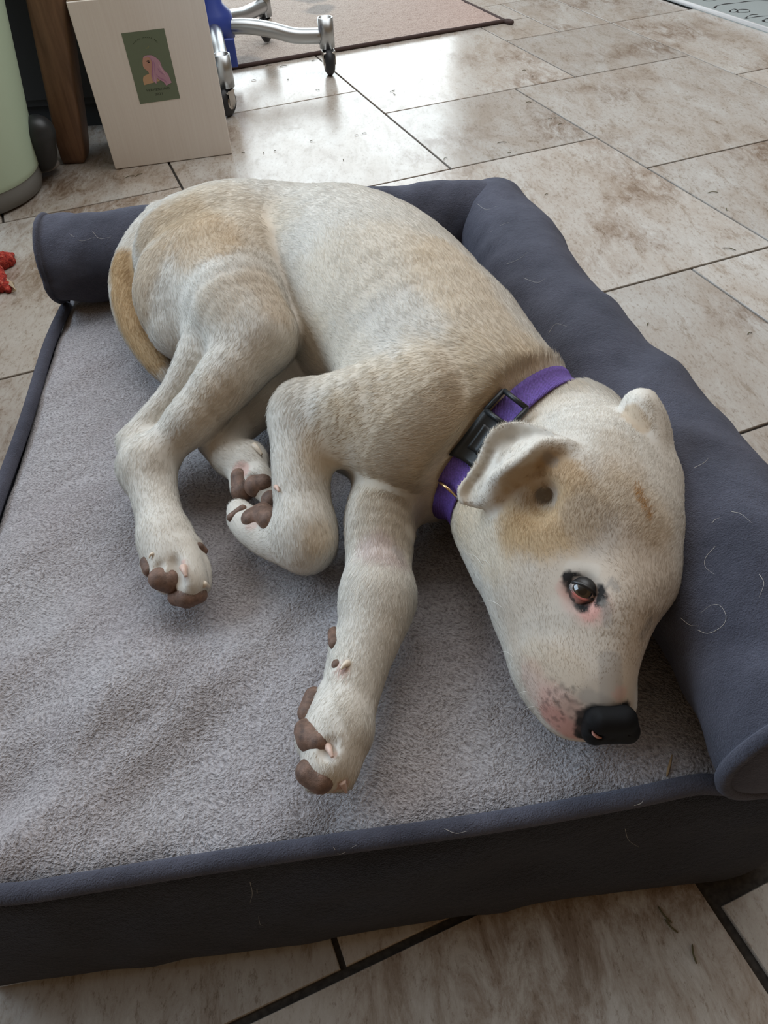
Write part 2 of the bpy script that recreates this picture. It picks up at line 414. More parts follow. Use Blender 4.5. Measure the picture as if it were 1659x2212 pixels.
def sample(D, P):
    g = (P - GLO) / H; g = np.clip(g, 0, GN - 1.001); i = g.astype(int); f = g - i; x, y, z = i.T; a, b, c = f.T
    r = 0
    for dx in (0, 1):
        for dy in (0, 1):
            for dz in (0, 1):
                r = r + D[x + dx, y + dy, z + dz] * (a if dx else 1 - a) * (b if dy else 1 - b) * (c if dz else 1 - c)
    return r
def grad(D, P, e=.003):
    g = np.stack([sample(D, P + np.eye(3)[i] * e) - sample(D, P - np.eye(3)[i] * e) for i in range(3)], 1)
    return g / (np.linalg.norm(g, axis=1)[:, None] + 1e-9)
def hit(D, u, v):
    """first point of the surface D along the line of sight through u, v"""
    d = ray(u, v); t = np.arange(.25, 1.5, .0012); P = CAM + d * t[:, None]
    ok = np.all((P > GLO) & (P < GHI - H), 1); s = np.where(ok, sample(D, P), 1)
    k = np.argmax(s < 0)
    if s[k] >= 0: k = np.argmin(np.abs(s)); return P[k]
    f = s[k - 1] / (s[k - 1] - s[k] + 1e-9); return P[k - 1] + (P[k] - P[k - 1]) * f
G = {}
G['torso'] = (
    chain([(1040, 890, .300, 135), (948, 802, .305, 174), (868, 694, .305, 188), (772, 598, .303, 168), (650, 556, .296, 138), (520, 556, .294, 144), (446, 566, .285, 134)], .035, .95, 1, .0095)
    + chain([(880, 905, .290, 140), (960, 880, .290, 165)], .04, .95, -1)
    + chain([(1090, 880, .295, 128), (1002, 770, .300, 132)], .04, .95)
    + chain([(1150, 930, .290, 122), (1060, 900, .295, 140)], .03, .95, 1, .014)
    + chain([(950, 1010, .262, 100), (860, 950, .275, 105), (770, 950, .27, 70)], .03, 1, 1)
    + chain([(1000, 1040, .262, 85), (1080, 980, .28, 100)], .03, 1, -1)
    + chain([(750, 730, .280, 118), (728, 640, .292, 122), (735, 575, .300, 130)], .022, 1, 1)
)
G['thigh'] = (
    chain([(525, 560, .315, 110), (444, 615, .300, 132), (420, 690, .285, 92)], .03, .85)
    + chain([(500, 600, .315, 110), (520, 680, .318, 100), (566, 722, .318, 64)], .025, .95)
    + chain([(560, 735, .315, 66), (490, 820, .298, 60), (418, 905, .276, 44)], .02)
    + chain([(452, 745, .296, 56), (410, 810, .284, 40), (366, 866, .270, 30), (284, 952, .252, 25)], .010)
    + chain([(418, 905, .274, 42), (330, 990, .250, 40), (316, 1010, .248, 44)], .014)
    + chain([(300, 965, .248, 36), (310, 1010, .247, 40)], .012)
    + chain([(320, 1010, .248, 50), (338, 1090, .240, 44), (358, 1165, .238, 48)], .016)
    + chain([(358, 1165, .238, 48), (372, 1200, .236, 56)], .016, 1, 1, .007)
)
G['hind_toes'] = (
    chain([(345, 1180, .238, 30), (326, 1215, .228, 22), (324, 1230, .222, 16)], .004, 1, 1, .005)
    + chain([(358, 1190, .242, 34), (358, 1236, .240, 32), (360, 1254, .234, 27)], .004, 1, 1, .005)
    + chain([(392, 1190, .242, 36), (412, 1250, .238, 34), (416, 1270, .232, 29)], .004, 1, 1, .005)
    + chain([(405, 1180, .236, 26), (430, 1225, .230, 24), (436, 1262, .226, 20)], .004, 1, 1, .005)
    + chain([(405, 1165, .232, 14), (426, 1178, .230, 14)], .004, 1, 1, .0052)
)
G['under_hind'] = (
    chain([(620, 800, .250, 70), (540, 880, .246, 52), (478, 940, .240, 42)], .02)
    + chain([(478, 945, .240, 42), (500, 985, .240, 42), (535, 1000, .240, 42)], .015, 1, 1, .007)
    + chain([(530, 985, .246, 26), (566, 1030, .244, 24)], .01, 1, 1, .006)
    + chain([(520, 1000, .240, 30), (524, 1055, .238, 27)], .008, 1, 1, .006)
    + chain([(556, 1030, .246, 24), (566, 1055, .244, 26)], .006, 1, 1, .006)
    + chain([(590, 1050, .238, 24), (592, 1085, .238, 27)], .006, 1, 1, .006)
    + chain([(536, 968, .250, 14), (552, 968, .251, 11), (566, 982, .249, 7)], .005, 1, 1, .005)
)
G['fore'] = (
    chain([(920, 845, .322, 108), (795, 876, .320, 84), (668, 888, .308, 58)], .03)
    + chain([(940, 900, .318, 96), (870, 945, .304, 90), (785, 945, .296, 68)], .03)
    + chain([(960, 980, .292, 92), (900, 960, .300, 90)], .03)
    + chain([(652, 905, .298, 66), (650, 960, .290, 60), (652, 1060, .270, 57), (658, 1130, .257, 54)], .02)
    + chain([(659, 1152, .254, 58), (668, 1172, .250, 56)], .02)
    + chain([(655, 1180, .243, 50), (590, 1165, .238, 42), (540, 1135, .236, 36), (520, 1110, .236, 26)], .016, 1, 1, .006)
    + chain([(520, 1120, .238, 26), (512, 1098, .242, 17)], .006, 1, 1, .005)
)
G['under_fore'] = (
    chain([(850, 1060, .255, 85), (824, 1130, .255, 76), (818, 1210, .250, 66), (816, 1290, .250, 66)], .02)
    + chain([(816, 1290, .250, 66), (804, 1350, .246, 66), (780, 1420, .242, 60), (752, 1510, .238, 58), (735, 1570, .238, 62)], .018, 1, 1, .007)
    + chain([(748, 1400, .234, 34), (742, 1445, .232, 30)], .012, 1, 1, .006)
    + chain([(735, 1560, .240, 50), (688, 1590, .238, 34), (672, 1600, .236, 30)], .010, 1, 1, .006)
    + chain([(738, 1580, .240, 48), (716, 1630, .240, 46), (700, 1658, .236, 40)], .010, 1, 1, .006)
    + chain([(745, 1580, .234, 45), (740, 1650, .230, 36), (738, 1678, .226, 28)], .008, 1, 1, .006)
    + chain([(700, 1650, .236, 38), (686, 1672, .232, 34)], .008, 1, 1, .006)
    + chain([(714, 1520, .232, 34), (690, 1540, .230, 28)], .010, 1, 1, .006)
)
G['head'] = (
    chain([(1250, 1120, .300, 190), (1270, 1050, .300, 168), (1236, 968, .295, 118)], .03, .95, 1, .006)
    + chain([(1236, 940, .290, 112), (1190, 925, .288, 104)], .02, .95, 1, .013)
    + chain([(1308, 1180, .300, 134), (1364, 1080, .300, 86)], .03, .95, 1, .006)
    + chain([(1386, 1264, .303, 60), (1326, 1240, .302, 88)], .022, 1, 1, .0052)
    + chain([(1180, 1230, .272, 118), (1120, 1150, .270, 122), (1072, 1080, .270, 104)], .03, 1, 1, .007)
    + chain([(1290, 1270, .300, 86), (1240, 1240, .300, 90)], .02, 1, 1, .0052)
    + chain([(1300, 1240, .322, 26), (1262, 1230, .318, 24), (1230, 1240, .310, 20)], .014, 1, 1, .004)
    + chain([(1085, 1235, .268, 34), (1062, 1170, .272, 40), (1064, 1110, .284, 36)], .012, 1, 1, .006)
    + chain([(1238, 1400, .270, 112), (1225, 1310, .278, 124), (1215, 1230, .28, 140)], .03, 1, 1, .0052)
    + chain([(1310, 1500, .280, 30), (1318, 1420, .294, 32), (1330, 1320, .310, 44)], .03, 1, 1, .0052)
    + chain([(1238, 1518, .248, 66), (1200, 1450, .250, 70), (1160, 1360, .250, 60)], .025, 1, 1, .0052)
    + chain([(1298, 1522, .258, 46), (1258, 1468, .266, 80)], .022, 1, 1, .0052)
    + chain([(1338, 1520, .250, 24), (1342, 1440, .255, 28)], .015, 1, 1, .0052)
    + chain([(1416, 1010, .305, 24), (1436, 1080, .300, 30), (1436, 1150, .295, 30)], .012, 1, -1, .006)
)
G['tail'] = chain([(360, 490, .300, 46), (316, 525, .292, 38), (288, 575, .280, 37), (276, 625, .268, 34), (286, 690, .255, 31), (317, 752, .243, 27), (352, 798, .236, 22), (385, 832, .228, 11)], .008, 1, 1, .009)
BODY = None
for nm, kk in (('torso', 0), ('under_hind', .006), ('under_fore', .014), ('thigh', .006), ('hind_toes', .004), ('fore', .0055), ('head', .016), ('tail', .006)):
    D = field(G[nm])
    BODY = D if BODY is None else smin(BODY, D, kk)
del D
def carve(P, r, k=.006):
    global BODY
    w = win(np.array(P) - r - .02, np.array(P) + r + .02)
    X, Y, Z = AX[0][w[0]][:, None, None], AX[1][w[1]][None, :, None], AX[2][w[2]][None, None, :]
    d = np.sqrt((X - P[0]) ** 2 + (Y - P[1]) ** 2 + (Z - P[2]) ** 2) - r
    BODY[w] = smax(BODY[w], -d, k)
def carve_line(P, Q, r, k=.006):
    for t in np.linspace(0, 1, 12): carve(np.array(P) * (1 - t) + np.array(Q) * t, r, k)
def on(u, v, h=0.0):
    """surface point under u, v, lifted h along the line of sight"""
    return hit(BODY, u, v) - ray(u, v) * h
EYE = on(1258, 1276, 0); EYE_D = ray(1258, 1276)
# ears: thin sheets added into the body
def sheet(rows, nu=70, nv=26, th=.0022, k=.004):
    """rows: list of polylines (each of equal length) -> dense surface; merged into the body field"""
    global BODY
    R = np.array([catmull(r, max(2, nu // (len(r) - 1))) for r in rows])
    C = np.stack([catmull(R[:, j], max(2, nv // (len(rows) - 1))) for j in range(R.shape[1])], 1)
    P = C.reshape(-1, 3)
    T = np.full(GN, .02, np.float32); r = .007; nr = int(math.ceil(r / H))
    off = np.array([(x, y, z) for x in range(-nr, nr + 1) for y in range(-nr, nr + 1) for z in range(-nr, nr + 1)])
    base = np.round((P - GLO) / H).astype(int)
    for o_ in off:
        q = base + o_; ok = np.all((q >= 0) & (q < GN), 1); qq = q[ok]
        d = np.linalg.norm(GLO + qq * H - P[ok], axis=1) - th
        np.minimum.at(T, tuple(qq.T), d.astype(np.float32))
    BODY = smin(BODY, T, k)
    return C
def apts(L): return [at(*p) for p in L]
E1 = apts([(1225, 950, .370), (1150, 920, .372), (1106, 914, .372), (1062, 934, .366), (1030, 1000, .350), (992, 1060, .335), (998, 1084, .330), (1028, 1092, .327)])
E2 = apts([(1228, 955, .367), (1160, 945, .366), (1118, 955, .361), (1078, 976, .355), (1048, 1022, .342), (1018, 1060, .331), (1012, 1080, .328), (1034, 1091, .327)])
E3 = apts([(1235, 962, .368), (1178, 956, .374), (1146, 974, .375), (1118, 1000, .371), (1084, 1022, .361), (1066, 1044, .350), (1054, 1072, .339), (1038, 1090, .329)])
E4 = apts([(1238, 980, .366), (1190, 978, .368), (1156, 994, .365), (1128, 1018, .359), (1100, 1042, .351), (1080, 1064, .343), (1064, 1082, .337), (1044, 1090, .329)])
E5 = apts([(1238, 1005, .359), (1195, 1015, .350), (1152, 1030, .341), (1124, 1052, .336), (1106, 1072, .333), (1092, 1090, .331), (1077, 1098, .329), (1055, 1100, .326)])
sheet([E1, E2, E3], th=.0022, k=.005)
sheet([E3, E4, E5], th=.0022, k=.005)
# right ear standing up against the bolster
RE = [apts([(1368, 965, .345), (1352, 920, .352), (1348, 885, .357), (1354, 862, .361), (1374, 848, .363)]),
      apts([(1380, 975, .345), (1378, 925, .356), (1377, 890, .363), (1380, 864, .367), (1386, 847, .364)]),
      apts([(1418, 1005, .342), (1420, 950, .352), (1416, 905, .359), (1408, 872, .364), (1396, 848, .363)]),
      apts([(1446, 1050, .322), (1448, 995, .332), (1444, 940, .341), (1432, 896, .350), (1408, 853, .360)])]
sheet(RE, th=.0036, k=.004)
BODYU = BODY.copy()          # before the hollows are cut, to anchor markings
# eye socket, ear canal and the hollow round it
carve(EYE - EYE_D * .001, .0102, .006)
carve_line(on(376, 1210), on(387, 1262), .0030, .005); carve_line(on(345, 1215), on(338, 1240), .0022, .004); carve_line(on(715, 1606), on(704, 1626), .003, .005); carve_line(on(548, 1030), on(544, 1075), .003, .005)
carve(on(1152, 1082, .004), .015, .012); carve(on(1172, 1072, .002), .010, .006); carve(on(1178, 1070, -.006), .008, .005)
# neck fold line behind the skull
# keep the belly side flat on the bed
zz = AX[2][None, None, :]
BODY = smax(BODY, (BZ - .004 - zz).astype(np.float32), .006)

def px(P):
    q = (np.atleast_2d(P) - CAM) @ RC.T; return np.stack([829.5 + FPX * q[:, 0] / q[:, 2], 1106 - FPX * q[:, 1] / q[:, 2]], 1)
# ---- collar ring
CP = np.array([at(988, 1128, .24), at(1240, 868, .29)]); _e = CP[1] - CP[0]; CN = np.array([_e[1], -_e[0], 0]); CN /= np.linalg.norm(CN); CN[2] = -.10; CN /= np.linalg.norm(CN)
CC = (CP[0] + CP[1]) / 2; CC[2] = .285
cx_ = np.array([0, 0, 1.]) - CN * CN[2]; cx_ /= np.linalg.norm(cx_); cy_ = np.cross(CN, cx_)
NA = 140
def ring_at(shift, out=.0016):
    pts = []; an = np.arange(NA) * 2 * math.pi / NA; rr = []
    for a in an:
        d = cx_ * math.cos(a) + cy_ * math.sin(a); t = np.arange(.03, .14, .001); s = sample(BODY, CC + CN * shift + d * t[:, None])
        k = np.argmax(s > 0) if (s > 0).any() else len(t) - 1; rr.append(t[k])
    rr = np.array(rr); rr = np.minimum(rr, np.median(rr) * 1.45)
    for _ in range(3): rr = (np.roll(rr, 1) + rr * 2 + np.roll(rr, -1)) / 4
    return np.array([CC + CN * shift + (cx_ * math.cos(a) + cy_ * math.sin(a)) * (r + out) for a, r in zip(an, rr)])
CW = .0105
for _p in ring_at(0, .0075)[::2]: carve(_p, .0125, .010)
RINGS = [ring_at(s) for s in np.linspace(-CW, CW, 7)]
RP = px(RINGS[3])
def ring_idx(u, v):
    vis = np.array([sample(BODY, (p - ray(*q) * .006)[None])[0] > 0 for p, q in zip(RINGS[3], RP)])
    d = np.hypot(RP[:, 0] - u, RP[:, 1] - v) + 500 * (~vis); return int(d.argmin())

def surface_nets(D):
    s = D < 0; n = np.array(D.shape) - 1
    cnt = np.zeros(n, np.int8)
    for dx in (0, 1):
        for dy in (0, 1):
            for dz in (0, 1): cnt += s[dx:dx + n[0], dy:dy + n[1], dz:dz + n[2]]
    cell = np.argwhere((cnt > 0) & (cnt < 8)); idx = -np.ones(n, np.int32); idx[tuple(cell.T)] = np.arange(len(cell))
    acc = np.zeros((len(cell), 3)); num = np.zeros(len(cell)); x, y, z = cell.T
    co = [(a, b, c) for a in (0, 1) for b in (0, 1) for c in (0, 1)]
    for p in co:
        for ax in range(3):
            if p[ax]: continue
            q = list(p); q[ax] = 1
            d0 = D[x + p[0], y + p[1], z + p[2]]; d1 = D[x + q[0], y + q[1], z + q[2]]
            m = (d0 < 0) != (d1 < 0); t = np.where(m, d0 / np.where(m, d0 - d1, 1), 0)
            pos = np.stack([np.full(len(cell), float(p[i])) if i != ax else t for i in range(3)], 1)
            acc += pos * m[:, None]; num += m
    V = GLO + (cell + acc / num[:, None]) * H
    Fs = []
    for ax in range(3):
        a1, a2 = (ax + 1) % 3, (ax + 2) % 3
        sl0 = [slice(None)] * 3; sl1 = [slice(None)] * 3; sl0[ax] = slice(0, -1); sl1[ax] = slice(1, None)
        e = np.argwhere(s[tuple(sl0)] != s[tuple(sl1)])
        e = e[(e[:, a1] > 0) & (e[:, a2] > 0) & (e[:, a1] < n[a1]) & (e[:, a2] < n[a2])]
        sg = s[tuple(e.T)]
        def c_(o1, o2): q = e.copy(); q[:, a1] -= o1; q[:, a2] -= o2; return idx[tuple(q.T)]
        f = np.stack([c_(1, 1), c_(0, 1), c_(0, 0), c_(1, 0)], 1)
        f[~sg] = f[~sg][:, ::-1]; Fs.append(f)
    F = np.vstack(Fs); return V, F[(F >= 0).all(1)]
DV, DF = surface_nets(BODY)
def fast_mesh(name, V, F):
    me = bpy.data.meshes.new(name); me.vertices.add(len(V)); me.vertices.foreach_set('co', np.asarray(V, 'f').ravel())
    me.loops.add(F.size); me.loops.foreach_set('vertex_index', F.astype('i').ravel())
    me.polygons.add(len(F)); me.polygons.foreach_set('loop_start', np.arange(0, F.size, F.shape[1], dtype='i'))
    me.update(calc_edges=True); me.validate(); return me
# drop loose crumbs: keep the biggest connected piece
def largest(V, F):
    par = np.arange(len(V))
    E = np.vstack([F[:, [0, 1]], F[:, [1, 2]], F[:, [2, 3]]])
    for _ in range(400):
        m = np.minimum(par[E[:, 0]], par[E[:, 1]]); o = par.copy(); np.minimum.at(par, E[:, 0], m); np.minimum.at(par, E[:, 1], m); par = par[par]
        if (o == par).all(): break
    l, c = np.unique(par, return_counts=True); k = par == l[c.argmax()]; mp = np.cumsum(k) - 1
    return V[k], mp[F[k[F[:, 0]]]]
DV, DF = largest(DV, DF)
# light smoothing
Eg = np.vstack([DF[:, [0, 1]], DF[:, [1, 2]], DF[:, [2, 3]], DF[:, [3, 0]]])
deg = np.bincount(Eg.ravel(), minlength=len(DV)).astype(float)
for it in range(2):
    A = np.zeros_like(DV)
    for c in range(3): A[:, c] = np.bincount(Eg[:, 0], DV[Eg[:, 1], c], len(DV)) + np.bincount(Eg[:, 1], DV[Eg[:, 0], c], len(DV))
    DV = DV * .4 + .6 * A / deg[:, None]
dog = empty('dog', (float(DV[:, 0].mean()), float(DV[:, 1].mean()), BZ))
tag(dog, 'cream and tan short-haired dog lying on its side on the grey bed, chin down', 'dog')
SKIN = Mat('coat_skin', (.6, .5, .4), .8)
at2 = SKIN.n('Attribute', attribute_name='coat'); SKIN.base(at2.outputs['Color']); SKIN.b.inputs['Specular IOR Level'].default_value = .2
bme = fast_mesh('body', DV, DF); body = link('body', bme, SKIN.m, dog)
# ---- coat pattern: patches anchored on the animal
WHITE = np.array([.70, .66, .59]); CREAM = np.array([.65, .525, .37]); TAN = np.array([.47, .325, .18]); DUN = np.array([.42, .36, .29])
PINK = np.array([.62, .34, .29]); BLACK = np.array([.025, .023, .022]); GREY = np.array([.34, .31, .28]); RUST = np.array([.42, .24, .10])
PATCH = []
def patch(pts, rp, col, s=1.0, soft=.6, r3=None):
    A = np.array([hit(BODYU, *p[:2]) for p in pts]); d = np.linalg.norm(A[0] - CAM)
    PATCH.append((A, r3 or rp * d / FPX, np.array(col), s, soft))
for a in [([(960, 860), (880, 940), (930, 1040)], 170, CREAM, .65), ([(1110, 790), (1040, 690), (960, 560)], 90, CREAM, .55), ([(760, 800), (700, 760)], 80, CREAM, .3),
          ([(520, 470), (420, 450)], 100, CREAM, .5), ([(1100, 860), (1180, 800)], 90, CREAM, .6), ([(560, 560), (520, 660)], 80, DUN, .35), ([(570, 730), (520, 780)], 64, WHITE, .7), ([(820, 540), (720, 600)], 120, CREAM, .35), ([(560, 600), (600, 660)], 40, TAN, .3),
          ([(330, 500), (400, 470), (440, 520)], 62, TAN, .60), ([(320, 560), (300, 650)], 50, TAN, .55), ([(470, 640)], 60, TAN, .30), ([(420, 760)], 60, WHITE, .4),
          ([(262, 560), (262, 640), (290, 720), (330, 770)], 32, TAN, 1.0), ([(900, 1080), (850, 1120)], 60, DUN, .45), ([(780, 1100)], 50, DUN, .4), ([(640, 830), (560, 900), (500, 940)], 50, DUN, .55),
          ([(700, 980), (730, 900)], 50, CREAM, .6), ([(345, 1000)], 26, DUN, .45), ([(690, 1160)], 40, CREAM, .5), ([(480, 860)], 60, CREAM, .35),
          # head
          ([(1240, 1150), (1300, 1250), (1200, 1350), (1250, 1430)], 170, (.56, .465, .37), .75), ([(1010, 1130), (1060, 1200)], 60, CREAM, .5), ([(1200, 860), (1280, 880)], 70, WHITE, .5),
          ([(1145, 1130), (1180, 1150), (1240, 1120)], 66, TAN, .9), ([(1120, 1090), (1110, 1150)], 44, TAN, .7), ([(1195, 1000), (1240, 1050), (1240, 1110)], 38, TAN, .8), ([(1120, 1030), (1160, 1030)], 34, TAN, .6),
          ([(1250, 1110), (1290, 1160)], 46, GREY, .40), ([(1300, 1080)], 60, DUN, .3), ([(1350, 1010), (1330, 960)], 46, TAN, .22), ([(1345, 1060), (1420, 1130)], 50, CREAM, .4), ([(1172, 1070)], 15, BLACK, .8), ([(1362, 890), (1385, 920)], 20, TAN, .6), ([(1060, 980), (1035, 1030)], 12, DUN, .6), ([(1105, 950), (1080, 990)], 12, DUN, .6), ([(1140, 940)], 14, DUN, .4), ([(1135, 1075)], 30, DUN, .5),
          ([(1374, 1056), (1386, 1082), (1403, 1118)], 8, RUST, 1.0), ([(1060, 960), (1100, 940)], 22, DUN, .5), ([(1040, 1040)], 16, DUN, .35), ([(1180, 985), (1196, 1000)], 12, GREY, .7),
          ([(1235, 1225), (1280, 1232)], 16, WHITE, .35), ([(1250, 1296), (1276, 1312)], 40, PINK, .55), ([(1278, 1300), (1272, 1322)], 20, PINK, .9), ([(1224, 1270)], 24, PINK, .4),
          ([(1228, 1246), (1233, 1272)], 14, BLACK, 1.0), ([(1238, 1243), (1264, 1248), (1286, 1264)], 9, BLACK, 1.0), ([(1250, 1300), (1258, 1308)], 16, BLACK, 1.0), ([(1290, 1274), (1294, 1296)], 17, BLACK, 1.0),
          ([(1322, 1258), (1334, 1272)], 9, GREY, .7), ([(1304, 1305), (1312, 1325), (1310, 1345)], 10, GREY, .6), ([(1180, 1350), (1230, 1345)], 22, DUN, .35), ([(1404, 1345), (1388, 1375)], 12, GREY, .7),
          ([(1195, 1550), (1232, 1580)], 34, PINK, .95), ([(1200, 1520), (1225, 1540)], 42, PINK, .5), ([(1150, 1460), (1165, 1510)], 34, PINK, .3), ([(1318, 1430), (1322, 1510)], 24, GREY, .55), ([(1270, 1505), (1310, 1524)], 18, GREY, .5),
          ([(1340, 1500)], 16, PINK, .4), ([(1285, 1542), (1345, 1536)], 22, BLACK, 1.0), ([(1262, 1545), (1256, 1590)], 16, BLACK, .9), ([(1262, 1590), (1320, 1608)], 16, BLACK, 1.0), ([(1252, 1560)], 12, BLACK, .7),
          ([(1200, 1330), (1150, 1380)], 40, WHITE, .3), ([(1160, 1420), (1230, 1450)], 40, TAN, .22),
          # legs
          ([(815, 1175), (845, 1195)], 42, (.46, .36, .34), .65), ([(860, 1190)], 18, GREY, .55), ([(835, 1290)], 40, WHITE, .5), ([(716, 1625)], 14, PINK, .8), ([(742, 1695)], 14, PINK, .7), ([(742, 1440)], 16, PINK, .55),
          ([(392, 1215), (396, 1240)], 9, PINK, .6), ([(520, 1015)], 20, PINK, .6), ([(545, 1130)], 18, PINK, .4)]:
    patch(*a[:4], soft=.35 if (a[1] < 30) else .75)
SPOTS = [hit(BODYU, u + 7 * math.sin(u * 3.1 + v), v + 7 * math.cos(v * 2.3 + u)) for u, v in [(1195, 1470), (1207, 1480), (1192, 1490), (1175, 1505), (1202, 1510), (1188, 1525), (1212, 1530), (1220, 1550), (1178, 1535), (1200, 1560), (1226, 1510), (1240, 1522), (1250, 1540), (1240, 1500), (1232, 1480), (1260, 1515), (1246, 1570), (1168, 1520), (1196, 1545)] + [(1200 + 38 * math.cos(i * 2.4) * (i / 26) ** .5 + i % 3 * 4, 1520 + 50 * math.sin(i * 2.4) * (i / 26) ** .5) for i in range(26)]]
def hash_noise(P, s, seed=0):
    return vnoise(P[:, 0] * s + seed + P[:, 2] * s * .7, P[:, 1] * s + 31 - P[:, 2] * s * .6)
def coat(P):
    c = np.tile(WHITE, (len(P), 1)); nz = hash_noise(P, 55) * .5 + hash_noise(P, 140, 5) * .45 + hash_noise(P, 420, 11) * .35
    for A, r, col, s, soft in PATCH:
        d = np.full(len(P), 9.)
        if len(A) == 1: d = np.linalg.norm(P - A[0], axis=1)
        for a, b in zip(A[:-1], A[1:]):
            ab = b - a; t = np.clip((P - a) @ ab / (ab @ ab + 1e-12), 0, 1); d = np.minimum(d, np.linalg.norm(P - a - t[:, None] * ab, axis=1))
        x = np.clip((1 + soft * .5 - d / r + nz * .5 * min(1, r / .016)) / soft, 0, 1); w = (x * x * (3 - 2 * x) * s)[:, None]
        c = c * (1 - w) + col * w
    for q in SPOTS:
        d = np.linalg.norm(P - q, axis=1); w = np.clip(1.5 - d / .0012, 0, 1)[:, None] * .55; c = c * (1 - w) + BLACK * w
    return c * (1 + .10 * hash_noise(P, 90, 3) + .08 * hash_noise(P, 24, 9))[:, None]
ca = bme.color_attributes.new('coat', 'FLOAT_COLOR', 'POINT'); cc = np.ones((len(bme.vertices), 4), 'f')
vp = np.empty(len(bme.vertices) * 3, 'f'); bme.vertices.foreach_get('co', vp); vp = vp.reshape(-1, 3).astype(float)
cc[:, :3] = np.clip(coat(vp), 0, 1) * .9; ca.data.foreach_set('color', cc.ravel())

# ---- fur
tri = np.vstack([DF[:, [0, 1, 2]], DF[:, [0, 2, 3]]]); A_, B_, C_ = DV[tri[:, 0]], DV[tri[:, 1]], DV[tri[:, 2]]
nrm = np.cross(B_ - A_, C_ - A_); ar = np.linalg.norm(nrm, axis=1) / 2
cen = (A_ + B_ + C_) / 3; hd = np.linalg.norm(cen - at(1250, 1250, .3), axis=1)
wgt = ar * (cen[:, 2] > BZ + .003) * np.where(hd < .19, 3.6, 1.0)
NH = 460000
ti = rng.choice(len(tri), NH, p=wgt / wgt.sum()); u_, v_ = rng.random(NH), rng.random(NH); fl_ = u_ + v_ > 1; u_[fl_], v_[fl_] = 1 - u_[fl_], 1 - v_[fl_]
RT = A_[ti] + (B_ - A_)[ti] * u_[:, None] + (C_ - A_)[ti] * v_[:, None]; RN = grad(BODY, RT)
flow = np.zeros((NH, 3)); wl = np.zeros(NH); ln = np.zeros(NH)
for g in G.values():
    for pr in g:
        ab = pr['b'] - pr['a']; L = np.linalg.norm(ab)
        d = np.abs(prim_d(pr, RT[:, 0], RT[:, 1], RT[:, 2])); w = np.exp(-d / .008) + 1e-9
        if L > 1e-6: flow += w[:, None] * (ab / L * pr['flow'])
        ln += w * pr['ln']; wl += w
ln /= wl
flow += .5 * np.stack([hash_noise(RT, 22, 3), hash_noise(RT, 22, 17), hash_noise(RT, 22, 29)], 1) * np.linalg.norm(flow, axis=1)[:, None]
flow -= RN * (flow * RN).sum(1)[:, None]; flow /= np.linalg.norm(flow, axis=1)[:, None] + 1e-9
side = np.cross(RN, flow)
jit = rng.normal(0, .13, NH); tdir = flow * np.cos(jit)[:, None] + side * np.sin(jit)[:, None]
bend = side * rng.normal(0, .18, NH)[:, None]
# bare skin: eye, nose, pads, under the strap, inside of the ear
keep = np.ones(NH, bool)
FURLESS = [(EYE, .0085)]
# ---- small parts of the dog: fine local surfaces
def local_mesh(prims, h, carves=(), pad=.004):
    global GLO, GN, H, AX
    old = (GLO, GN, H, AX)
    lo = np.min([np.minimum(p['a'], p['b']) - max(p['ra'], p['rb']) for p in prims], 0) - pad; hi = np.max([np.maximum(p['a'], p['b']) + max(p['ra'], p['rb']) for p in prims], 0) + pad
    GLO, H = lo, h; GN = np.ceil((hi - lo) / h).astype(int); AX = [GLO[i] + H * np.arange(GN[i]) for i in range(3)]
    D = np.full(GN, .06)
    X, Y, Z = AX[0][:, None, None], AX[1][None, :, None], AX[2][None, None, :]
    for p in prims: D = smin(D, prim_d(p, X, Y, Z), p['k'])
    for c, r, k in carves: D = smax(D, -(np.sqrt((X - c[0]) ** 2 + (Y - c[1]) ** 2 + (Z - c[2]) ** 2) - r), k)
    V, F = surface_nets(D); GLO, GN, H, AX = old
    return V, F
def wprim(a, b, ra, rb, k=.004, q=1.0): return dict(a=np.array(a), b=np.array(b), ra=ra, rb=rb, k=k, q=q)
def msize(u, v, P): return np.linalg.norm(P - CAM) / FPX
PADM = Mat('paw_pad_skin', (.20, .115, .085), .62); v_ = PADM.coord()
PADM.base(PADM.ramp(PADM.noise(v_, 120, 5, .7), [(.35, (.085, .048, .034)), (.5, (.155, .090, .062)), (.68, (.24, .14, .10))])); PADM.bump(PADM.noise(v_, 1400, 3, .6), .5, .0006)
PINKM = Mat('claw_horn', (.62, .44, .36), .4).m
HORN = Mat('pale_claw_horn', (.72, .62, .50), .35).m
def paw_pad(pts, r, lift=.24, label=None):
    pr = []; C = []
    for p in pts:
        P = on(*p[:2]); s = msize(*p[:2], P); R_ = (p[2] if len(p) > 2 else r) * s * 1.12; c = P + ray(*p[:2]) * (R_ * (1 - lift)); C.append((c, R_))
    if len(C) == 1: C *= 2
    for (a, ra), (b, rb) in zip(C[:-1], C[1:]): pr.append(wprim(a, b, ra, rb))
    V, F = local_mesh(pr, .0011); me = fast_mesh('paw_pad', V, F); o = link('paw_pad', me, PADM.m, dog)
    for (a, ra) in C: FURLESS.append((a, ra * .88))
    return o
